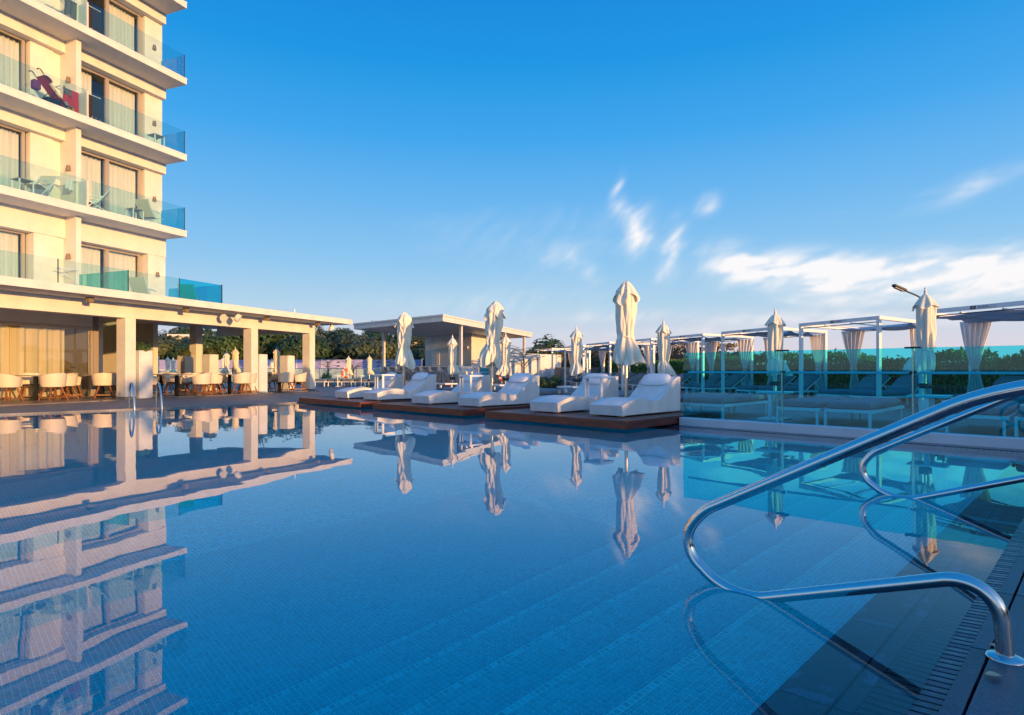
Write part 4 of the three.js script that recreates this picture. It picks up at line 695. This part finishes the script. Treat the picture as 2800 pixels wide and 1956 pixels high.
// ================================================================ GARDEN beyond: walls, far loungers and umbrellas
{
  const wall = (name, label, x0, d0, x1, d1, h, th, mat) => { const len = Math.hypot(x1 - x0, d1 - d0), turn = Math.atan2(d1 - d0, x1 - x0); return solo(name, label, 'wall', bx(0, len, 0, h, -th / 2, th / 2, .01), mat, [x0, -.03, -d0], turn); };
  wall('garden_wall', 'low white garden wall below the lilac screen panels', -38, 49.5, -7.2, 47.4, 1.06, .25, M.whitePaint);
  wall('boundary_wall', 'tall white boundary wall behind the palm', -.4, 37.6, 3.4, 42.5, 2.05, .22, M.whitePaint);
  wall('stone_wall', 'low rough stone wall beyond the first cabana', 3.0, 40, 9.5, 46.5, 1.15, .4, M.deckStone);
  const c = document.createElement('canvas'); c.width = 256; c.height = 128; const x = c.getContext('2d'); x.fillStyle = '#c9c4e2'; x.fillRect(0, 0, 256, 128); x.fillStyle = '#4a4668'; for (const px of [60, 170]) for (const py of [34, 88]) { x.beginPath(); x.arc(px, py, 11, 0, 7); x.fill(); x.fillRect(px - 24, py + 4, 48, 7); } const t = new THREE.CanvasTexture(c); t.colorSpace = THREE.SRGBColorSpace; const printed = std([.9, .9, .95], { roughness: .6, map: t }), plain = std([.38, .36, .66], { roughness: .6 });
  const turn = Math.atan2(-2.1, 30.8);
  for (let k = 0; k < 15; k++) { const q = k / 15, o = thing('screen_panel', k % 5 === 1 || k % 5 === 3 ? 'lilac screen panel printed with dark emblems on the garden wall' : 'plain lilac screen panel on the garden wall', 'screen', [-37.8 + 30.8 * q, 1.03, -(49.5 - 2.1 * q)], turn, k % 5 === 1 || k % 5 === 3 ? 'printed screen panels' : 'plain screen panels'); part('panel', (() => { const g = new THREE.BoxGeometry(1.98, .72, .03); g.translate(1.02, .38, 0); return g; })(), k % 5 === 1 || k % 5 === 3 ? printed : plain, o); part('post', bx(-.03, .03, 0, .78, -.04, .04), M.whiteMetal, o); }
  // a glass rail before the garden
  const rail = thing('garden_rail', 'thin glass and steel rail before the garden loungers', 'railing', [-20.5, .03, -35.5], Math.atan2(1.5, 12)); part('top_rail', bx(0, 13.5, .98, 1.02, -.02, .02), M.chrome, rail); for (let k = 0; k < 7; k++) part('post', bx(k * 2.2, k * 2.2 + .04, 0, .98, -.02, .02), M.chrome, rail); for (let k = 0; k < 6; k++) part('glass_panel', bx(k * 2.2 + .06, k * 2.2 + 2.18, .08, .97, -.005, .005), M.glass, rail);
  for (let k = 0; k < 8; k++) placeGrey('flat', -11.2 + k * .78, -(33.4 - k * .12), 1.2, 'flat grey lounger in the garden row beyond the restaurant', 'garden loungers');
  for (let k = 0; k < 3; k++) { const t2 = thing('garden_table', 'small white table among the garden loungers', 'table', [-9.6 + k * 1.35, .03, -33.0 + .2 * k], .4, 'tables among the garden loungers'); part('table_top', cyl(0, .58, .61, 0, .22, 20), M.whiteMetal, t2); part('stem', cyl(0, .03, .58, 0, .02, 8), M.whiteMetal, t2); part('foot', cyl(0, 0, .03, 0, .16, 16), M.whiteMetal, t2); }
  const U = [[953, 973, 34, 0], [1010, 971, 34.5, 0], [415, 955, 30, 1], [427, 966, 33, 0], [458, 974, 40, 1], [473, 978, 42, 0], [611, 975, 41, 1], [619, 960, 32, 0], [643, 949, 28.5, 0], [756, 949, 28.3, 0], [783, 976, 42, 0], [743, 980, 45, 0]];
  U.forEach(([sx, sy, d, sh], k) => smallUmbrella([(sx - 1400) / 1640 * d, -.03, -d], .98 + (1012 - sy) / 1640 * d, k + 2, 'cream closed umbrella in the garden beyond the restaurant', 'garden umbrellas', 1.05));
}
// ---------------------------------------------------------------- hillside with scrub
struct('hillside', grid(80, 40, (a, b) => { const x = mix(-110, 20, a), d = mix(52, 140, b); const side = smooth(14, -26, x - (d - 60) * .1), h = -.2 + side * (1.5 * smooth(52, 58, d) + 3.3 * smooth(56, 105, d)) * (1 + .35 * (fbm(x * .05, d * .05, 4, 0, 12) - .5)); return [x, h, -d]; }), M.earth);
const hillY = (x, d) => { const side = smooth(14, -26, x - (d - 60) * .1); return -.2 + side * (1.5 * smooth(52, 58, d) + 3.3 * smooth(56, 105, d)) * (1 + .35 * (fbm(x * .05, d * .05, 4, 0, 12) - .5)); };
{
  const crowns = [leafBall(2600, 2.1, 1.5, 2.1, .30, 11), leafBall(2600, 1.8, 1.9, 1.8, .28, 12), leafBall(2200, 2.4, 1.2, 2.0, .30, 13), leafBall(2400, 1.2, 2.2, 1.2, .26, 14)];
  const mats = [M.leafDark, M.leafMid, M.leafOlive, M.leafDark];
  const trunkG = [bar(V(0, -.4, 0), V(.05, 1.4, .05), .11, 8, .05), bar(V(.03, .6, 0), V(.7, 1.7, .3), .05, 6, .02), bar(V(.03, .7, 0), V(-.6, 1.8, -.3), .05, 6, .02), bar(V(.03, .8, 0), V(.1, 1.8, -.7), .04, 6, .02)];
  const tg = mergeGeometries(trunkG.map(norm)); seed = 4242;
  for (let k = 0; k < 118; k++) {
    let d = k < 70 ? rr(57, 76) : rr(76, 104), r = k < 95 ? rr(-.64, -.13) : rr(-.17, .10); const x = r * d, v = Math.floor(rnd() * 4), s = rr(.7, 1.15) * (v === 3 ? .72 : 1);
    const o = thing('scrub_tree', ['dark green scrub tree on the hillside behind the garden', 'mid green scrub tree on the hillside behind the garden', 'olive scrub tree on the hillside behind the garden', 'tall dark scrub tree on the hillside behind the garden'][v], 'tree', [x, Math.max(-.05, hillY(x, d) - .1), -d], rr(0, 6.28), ['dark hillside trees', 'mid green hillside trees', 'olive hillside trees', 'tall hillside trees'][v]);
    o.scale.setScalar(s * (k >= 95 ? .8 : 1)); part('trunk', tg, M.trunk, o); part('crown', crowns[v], k % 7 === 3 ? M.leafOlive : mats[v], o).position.y = v === 1 ? 2.3 : v === 3 ? 2.6 : 1.9;
  }
  const TR = [[2.6, 44, 1.5, 1], [4.6, 47, 1.4, 2], [6.4, 50, 1.3, 0], [8.6, 52, 1.4, 2], [7.4, 45, 1.0, 1], [10.6, 55, 1.3, 2], [12.5, 58, 1.2, 0], [15.2, 60, 1.1, 2], [18, 64, 1.0, 2], [21, 66, .9, 0], [5.2, 60, 1.2, 0], [1.4, 52, 1.2, 1]];
  TR.forEach(([x, d, s, v]) => { const o = thing('garden_tree', ['dark leafy tree behind the far cabanas', 'mid green tree behind the far cabanas', 'olive tree behind the far cabanas'][v], 'tree', [x, -.05, -d], x, ['dark trees behind the cabanas', 'green trees behind the cabanas', 'olive trees behind the cabanas'][v]); o.scale.setScalar(s * .62); part('trunk', tg, M.trunk, o); part('crown', crowns[v], v === 2 ? M.leafBrown : mats[v], o).position.y = 1.9; });
}
// ---------------------------------------------------------------- palms and low plants
function frond(len, rise, droop, n, leaf) { // a feather leaf: stem with paired leaflets, along +x
  const gs = [], pt = (t) => V(len * t * Math.cos(rise - droop * t * .5), len * (Math.sin(rise) * t - droop * .55 * t * t), 0); const pts = []; for (let i = 0; i <= 8; i++) pts.push(pt(i / 8)); gs.push(tube(pts, .008, 12, 5));
  for (let i = 2; i < n; i++) { const t = i / n, p = pt(t); for (const s of [-1, 1]) { const L = leaf * Math.sin(Math.PI * (.15 + .8 * t)), q = p.clone().add(V(L * .55, -L * .25, s * L * .75)), g = new THREE.BufferGeometry(), w = .011; g.setAttribute('position', new THREE.Float32BufferAttribute([p.x - w, p.y, p.z, p.x + w, p.y, p.z, q.x, q.y, q.z], 3)); g.computeVertexNormals(); gs.push(norm(g)); } }
  return mergeGeometries(gs.map(norm));
}
function palm(x, d, h, n, len, label, mat, sd) {
  const o = thing('palm', label, 'palm', [x, -.03, -d], sd, 'palms and young trees in the garden'); seed = sd * 777; part('trunk', [bar(V(0, 0, 0), V(.03, h * .55, 0), .05, 8, .03), bar(V(.05, 0, .03), V(.12, h * .45, .05), .03, 8, .02)], M.trunk, o);
  for (let k = 0; k < n; k++) { const g = frond(len * rr(.75, 1.15), rr(.75, 1.4), rr(.5, 1.25), 30, .34); g.rotateY(k / n * 6.283 + rr(-.3, .3)); const y = h * rr(.30, .56); g.translate(.03, y, 0); part('frond', g, mat, o); }
}
palm(.62, 30.2, 3.0, 16, 1.65, 'feathery palm before the white boundary wall', M.leafPalm, 3);
palm(-.2, 33.5, 3.2, 9, 1.5, 'palm half hidden behind the leaning umbrella', M.leafPalm, 5);
palm(-10.9, 41, 2.4, 12, 1.5, 'young palm in the garden beyond the end column', M.leafPalm, 6);
palm(-12.9, 42, 2.6, 12, 1.6, 'young palm beside the garden wall panels', M.leafMid, 8);
palm(-8.9, 41.5, 2.6, 12, 1.6, 'bushy young palm behind the garden umbrellas', M.leafMid, 9);
palm(2.4, 42, 4.2, 12, 1.9, 'palm whose crown rises above the far cabanas', M.leafPalm, 12);
palm(3.6, 43, 4.4, 10, 1.8, 'taller palm behind the far cabanas', M.leafPalm, 14);
{
  const o = thing('fan_palm', 'spiky fan palm beside the orange life ring', 'palm', [.05, .0, -28.9]); seed = 31; for (let k = 0; k < 22; k++) { const g = leafBlade(rr(.55, .85), .05, rr(.0, .35)); g.rotateZ(rr(-.35, .5)); g.rotateY(rr(0, 6.28)); g.translate(0, .35, 0); part('leaf', g, M.leafPalm, o); } part('stem', cyl(0, -.03, .37, 0, .07, 8), M.trunk, o);
  [[1.05, 27.2, .42, .5], [1.42, 26.8, .5, .62], [1.75, 27.6, .4, .5], [-7.2, 35.5, .5, .8], [-11.6, 37.5, .4, .7], [-13.6, 38, .4, .6], [2.2, 30, .4, .6], [6.2, 40.5, .8, 1.0]].forEach(([x, d, r, h], k) => { const p = thing('shrub', ['leafy dark shrub beside the first wave lounger bed', 'glossy shrub before the white wall', 'small shrub beside the first cabana post', 'shrub below the garden umbrellas', 'shrub beyond the end column', 'shrub at the foot of the garden wall', 'shrub beneath the cabana with number ten plate', 'rounded shrub by the stone wall'][k], 'shrub', [x, -.03, -d], k, 'garden shrubs'); part('foliage', at(leafBall(700, r, h * .62, r, .10, 60 + k), 0, h * .62, 0), k % 2 ? M.leafDark : M.leafMid, p); part('stem', cyl(0, 0, h * .6, 0, .02, 6), M.trunk, p); });
}
// ---------------------------------------------------------------- street lamp, poles, far houses
{
  const o = thing('street_lamp', 'grey street lamp with a curved arm beyond the hedge', 'street lamp', [18.0, -.03, -26]);
  part('pole', [bar(V(0, 0, 0), V(0, 3.6, 0), .07, 12, .05)], M.greyMetal, o); part('arm', tube([V(0, 3.55, 0), V(-.06, 3.85, 0), V(-.35, 4.15, 0), V(-.95, 4.42, 0)], .035, 30, 10), M.greyMetal, o); const g = new RoundedBoxGeometry(.62, .12, .24, 3, .055); g.rotateZ(-.42); g.translate(-1.2, 4.54, 0); const h = part('lamp_head', norm(g), M.greyMetal, o); const l = new THREE.BoxGeometry(.4, .02, .18); l.rotateZ(-.42); l.translate(-1.235, 4.475, 0); part('lens', l, M.plasticShell, h);
  [[18.5, 62], [27.5, 64], [34, 62], [13.4, 66]].forEach(([x, d], k) => { const p = thing('utility_pole', 'thin dark utility pole far beyond the hedge', 'pole', [x, -.03, -d], 0, 'utility poles beyond the hedge'); part('shaft', bar(V(0, 0, 0), V(0, 2.95, 0), .07, 8, .05), M.dark, p); part('crossarm', bx(-.35, .35, 2.8, 2.86, -.03, .03), M.dark, p); });
  [[42, 118, 5, 2.6, 0], [47, 120, 4, 3.2, 1], [37.5, 121, 4.5, 2.2, 2]].forEach(([x, d, w, h, k]) => { const b = thing('far_house', ['white far house with flat roof beyond the hedge', 'taller white far house beyond the hedge', 'low white far house beyond the hedge'][k], 'house', [x, -.03, -d], .2 * k, 'white houses beyond the hedge'); part('wall', bx(-w / 2, w / 2, 0, h, -2.5, 2.5), M.whitePaint, b); part('roof', bx(-w / 2 - .1, w / 2 + .1, h, h + .15, -2.6, 2.6), M.whitePaint, b); for (let q = 0; q < 3; q++) { const wn = part('window', bx(-w / 2 + .5 + q * 1.3, -w / 2 + 1.2 + q * 1.3, h - 1.5, h - .5, 2.48, 2.51), M.dark, b); } });
  [[-14, 72, -.2], [-33, 63, .2]].forEach(([x, d, t], k) => { const b = thing('hill_house', ['sunlit ochre house roof at the top of the hillside', 'small white hut among the hillside trees'][k], 'house', [x, hillY(x, d) - .2, -d], t); part('wall', bx(-2.2, 2.2, 0, 2.7 + k * .4, -1.5, 1.5), k ? M.whitePaint : M.render, b); part('roof', bx(-2.4, 2.4, 2.71 + k * .4, 2.9 + k * .4, -1.7, 1.7), k ? M.whitePaint : M.blockWood, b); for (const q of [-1.2, .4]) part('window', bx(q, q + .8, 1.2, 2.1, 1.48, 1.52), M.dark, b); });
}
// the tall clipped trees behind the photographer, whose tops cut the low sun
{
  const a = P(-16, -16), b = P(13, -16), c = P(34, -16);
  hedgeRun('tree_screen', 'tall dense tree screen on the deck side away from the restaurant', a[0], -a[2], b[0], -b[2], 4, 2.2, 5200, M.leafDark, .34, 9, .16, (s) => { const u = -16 + s; return 2.35 + 1.7 * Math.exp(-Math.pow((u - 4.4) / 1.3, 2)) + .62 * Math.exp(-Math.pow((u - 9.6) / 1.5, 2)) + .10 * Math.sin(u * 1.7) + .08 * Math.sin(u * 4.1 + 1); });
  hedgeRun('low_screen', 'lower dense tree screen behind the end of the cabana row', b[0], -b[2], c[0], -c[2], 2.6, 2.0, 2600, M.leafDark, .3, 10, .12, (s) => 2.05 + .2 * Math.sin(s * 1.3));
}

// ================================================================ THINGS ON THE BALCONIES
const HB = (t, z, k, dy = 0) => { const y = FL0 + STOREY * k + dy; return [TW[0] + FC * t + FS * z, y, TW[2] - FS * t + FC * z]; };
const cloth = (w, h, sd, fold = .03) => grid(16, 12, (a, b) => [(a - .5) * w * (1 - .06 * Math.sin(b * 3 + sd)), -h * b * (1 + .08 * Math.sin(a * 9 + sd)), fold * Math.sin(a * 14 + sd + b * 2) * (.3 + b)]);
const cl = { red: std([.50, .030, .045], { roughness: .9 }), dark: std([.045, .035, .045], { roughness: .95, map: rep(T.greyWeave, 2) }), grey: std([.12, .12, .14], { roughness: .95 }), white: std([.66, .66, .66], { roughness: .95 }), green: std([.16, .34, .10], { roughness: .95 }), purple: std([.20, .035, .16], { roughness: .95 }), yellow: std([.60, .32, .03], { roughness: .9 }) };
{
  // drying shelves on the dividing fins
  for (const [k, l] of [[0, 'terrace storey above the roof'], [1, 'balcony with white deck chairs'], [2, 'balcony with the red stroller'], [3, 'balcony above the red stroller']]) { const o = thing('drying_shelf', `white folding drying shelf on the ${l}`, 'drying rack', HB(-4.19, -.85, k, 1.0), FT, 'drying shelves on the balconies'); part('shelf', [bx(-.62, 0, 0, .02, -.02, .02), bx(-.62, 0, 0, .02, .28, .32), bx(-.62, -.58, 0, .02, .021, .279), bx(-.04, 0, 0, .02, .021, .279)], M.whiteMetal, o); for (let q = 0; q < 5; q++) part('wire', bar(V(-.58 + q * .12, .01, .02), V(-.58 + q * .12, .01, .28), .005, 6), M.whiteMetal, o); part('strut', bar(V(-.5, .0, .0), V(0, -.3, .0), .012, 6), M.whiteMetal, o); }
  const hang = (name, label, t, z, k, dy, w, h, m, turn = 0, sd = 1) => { const p = HB(t, z, k, dy); return solo(name, label, 'laundry', cloth(w, h, sd), m, p, FT + turn, 'laundry on the balconies'); };
  hang('red_shirt', 'red shirt hanging from the drying shelf beside the stroller', -4.45, -.60, 2, 1.02, .48, .55, cl.red, .1, 2); hang('red_trousers', 'long red garment hanging lower beside the red shirt', -4.28, -.54, 2, 1.0, .22, .85, cl.red, .0, 4); hang('grey_cloth', 'crumpled grey and white cloth laid over the red shirt', -4.55, -.56, 2, 1.05, .34, .26, cl.grey, .2, 5);
  hang('grey_shirt', 'grey shirt on the drying shelf of the balcony above the stroller', -4.42, -.60, 3, 1.02, .50, .60, cl.grey, .1, 7); hang('green_towel', 'green and yellow towel over the glass of an upper balcony', -5.15, -.12, 3, 1.04, .55, .40, cl.green, 0, 8);
  hang('white_socks', 'white cloths hung from the shelf above the deck chairs', -4.45, -.58, 1, 1.0, .26, .36, cl.white, 0, 9);
  for (const [k, l] of [[2, 'dark striped clothes on a small frame across the divider from the stroller'], [3, 'dark patterned clothes on a small frame on the upper balcony']]) { const o = thing('clothes_frame', l, 'clothes rack', HB(-3.78, -.30, k), FT, 'clothes frames on the balconies'); part('frame', [bar(V(-.26, .03, 0), V(-.26, 1.02, 0), .012, 8), bar(V(.26, .03, 0), V(.26, 1.02, 0), .012, 8), bar(V(-.26, 1.02, 0), V(.26, 1.02, 0), .012, 8), bar(V(-.26, .03, -.2), V(-.26, .03, .2), .012, 8), bar(V(.26, .03, -.2), V(.26, .03, .2), .012, 8)], M.whiteMetal, o); for (let q = 0; q < 3; q++) { const g = cloth(.18, .82, q + k, .02); g.translate(-.17 + q * .17, 1.0, .02); part('garment', g, cl.dark, o); } }
  // the red stroller
  const s = thing('stroller', 'red folding stroller standing behind the balcony glass', 'stroller', HB(-5.15, -.42, 2, .022), FT);
  part('frame', [bar(V(-.44, 1.02, -.22), V(.42, .10, -.22), .013, 10), bar(V(-.44, 1.02, .22), V(.42, .10, .22), .013, 10), bar(V(-.34, .08, -.22), V(.0, .58, -.22), .013, 10), bar(V(-.34, .08, .22), V(.0, .58, .22), .013, 10), bar(V(-.30, .18, -.22), V(.35, .18, .22), .010, 8)], M.greyMetal, s);
  for (const z of [-.22, .22]) part('handle', tube([V(-.44, 1.02, z), V(-.49, 1.09, z), V(-.57, 1.11, z), V(-.62, 1.06, z)], .018, 16, 8), M.darkMetal, s);
  part('seat', [grid(10, 14, (a, b) => { const t = b; return [mix(-.40, .20, t) + .06 * Math.sin(t * 3), .96 - .62 * t - .10 * Math.sin(t * Math.PI), (a - .5) * .40]; })], cl.red, s);
  part('hood', grid(14, 10, (a, b) => { const th = mix(-.5, 1.5, b); return [-.32 + .20 * Math.sin(th), .80 + .17 * Math.cos(th) , (a - .5) * .46]; }), cl.red, s);
  part('leg_cover', grid(8, 8, (a, b) => [mix(.12, .42, b), .42 - .26 * b, (a - .5) * .36]), cl.red, s);
  for (const z of [-.24, .24]) for (const x of [-.34, .42]) { const w = part('wheel', at(norm(new THREE.TorusGeometry(x > 0 ? .10 : .085, .02, 10, 24)), x, .10, z), M.darkMetal, s); part('hub', at(norm(new THREE.CylinderGeometry(.02, .02, .04, 10).rotateX(Math.PI / 2)), x, .10, z), M.greyMetal, w); }
  part('bag', soft(-.66, -.42, .42, .74, -.10, .14, .06, .02), cl.purple, s); part('basket', bx(-.24, .22, .16, .30, -.16, .16, .02), M.darkMetal, s);
  solo('yellow_bucket', 'yellow beach toy beside the stroller wheel', 'toy', at(norm(new THREE.LatheGeometry([[0, 0], [.08, 0], [.11, .18], [.10, .18], [.075, .01], [0, .01]].map(([a, b]) => new THREE.Vector2(a, b)), 18)), 0, 0, 0), cl.yellow, HB(-4.58, -.30, 2, .0225), 0);
  // deck chairs and small tables
  const c0 = thing('deck_chair', '', 'chair', [0, 0, 0], 0, 'white deck chairs on the balconies');
  part('back_sling', grid(8, 10, (a, b) => [-.02 - .42 * b - .03 * Math.sin(b * 3.1), .36 + .62 * b, (a - .5) * .52]), M.chairShell, c0); part('seat_sling', grid(8, 8, (a, b) => [mix(-.02, .50, b), .36 + .04 * b - .03 * Math.sin(b * 3.14), (a - .5) * .52]), M.chairShell, c0);
  for (const z of [-.28, .28]) part('side_frame', [bar(V(-.46, 1.0, z), V(.0, .34, z), .016, 8), bar(V(0, .34, z), V(.54, .40, z), .016, 8), bar(V(.46, 0, z), V(-.14, .60, z), .016, 8), bar(V(-.42, 0, z), V(.2, .36, z), .016, 8), bar(V(-.22, .62, z), V(.36, .60, z), .022, 8)], M.whiteMetal, c0);
  const CH = [[-3.45, -.62, 1, 2.6, 'deck chair by the divider on the balcony below the stroller'], [-1.35, -.60, 1, .4, 'deck chair near the open end of the balcony below the stroller'], [-5.45, -.55, 1, 3.4, 'deck chair beyond the divider on the balcony below the stroller']];
  CH.forEach(([t, z, k, r, l], i) => { const p = HB(t, z, k, 0), lab = `white ${l}`; if (!i) { c0.position.set(...p); c0.rotation.y = FT + r; c0.userData.label = lab; } else copy(c0, p, FT + r, lab); });
  const up = 3.205; [[2.35, -2.4, .3, 'white deck chair behind the terrace glass, beside the sliding doors'], [4.2, -2.3, .2, 'white deck chair behind the terrace glass, near its end corner']].forEach(([t, out, r, l]) => { const g = copy(c0, F(t, out, up), FT + r, l); });
  const t0 = thing('balcony_table', '', 'table', [0, 0, 0], 0, 'small tables on the balconies'); part('table_top', bx(-.24, .24, .46, .48, -.24, .24, .004), M.tableTop, t0); for (const x of [-1, 1]) for (const z of [-1, 1]) part('leg', bx(x * .21 - .02, x * .21 + .02, 0, .46, z * .21 - .02, z * .21 + .02), M.whiteMetal, t0);
  [[-2.05, -.45, 1, 'small table between the deck chairs below the stroller balcony'], [-1.15, -.40, 2, 'small dark-topped table at the end of the stroller balcony'], [-6.1, -.4, 1, 'small table by the deck chair beyond the divider']].forEach(([t, z, k, l], i) => { const p = HB(t, z, k, 0); if (!i) { t0.position.set(...p); t0.rotation.y = FT; t0.userData.label = l; } else copy(t0, p, FT, l); });
}
scene.traverse((o) => { if (o.isMesh) { o.castShadow = true; o.receiveShadow = true; } });
console.log('done');
renderer.render(scene, camera);
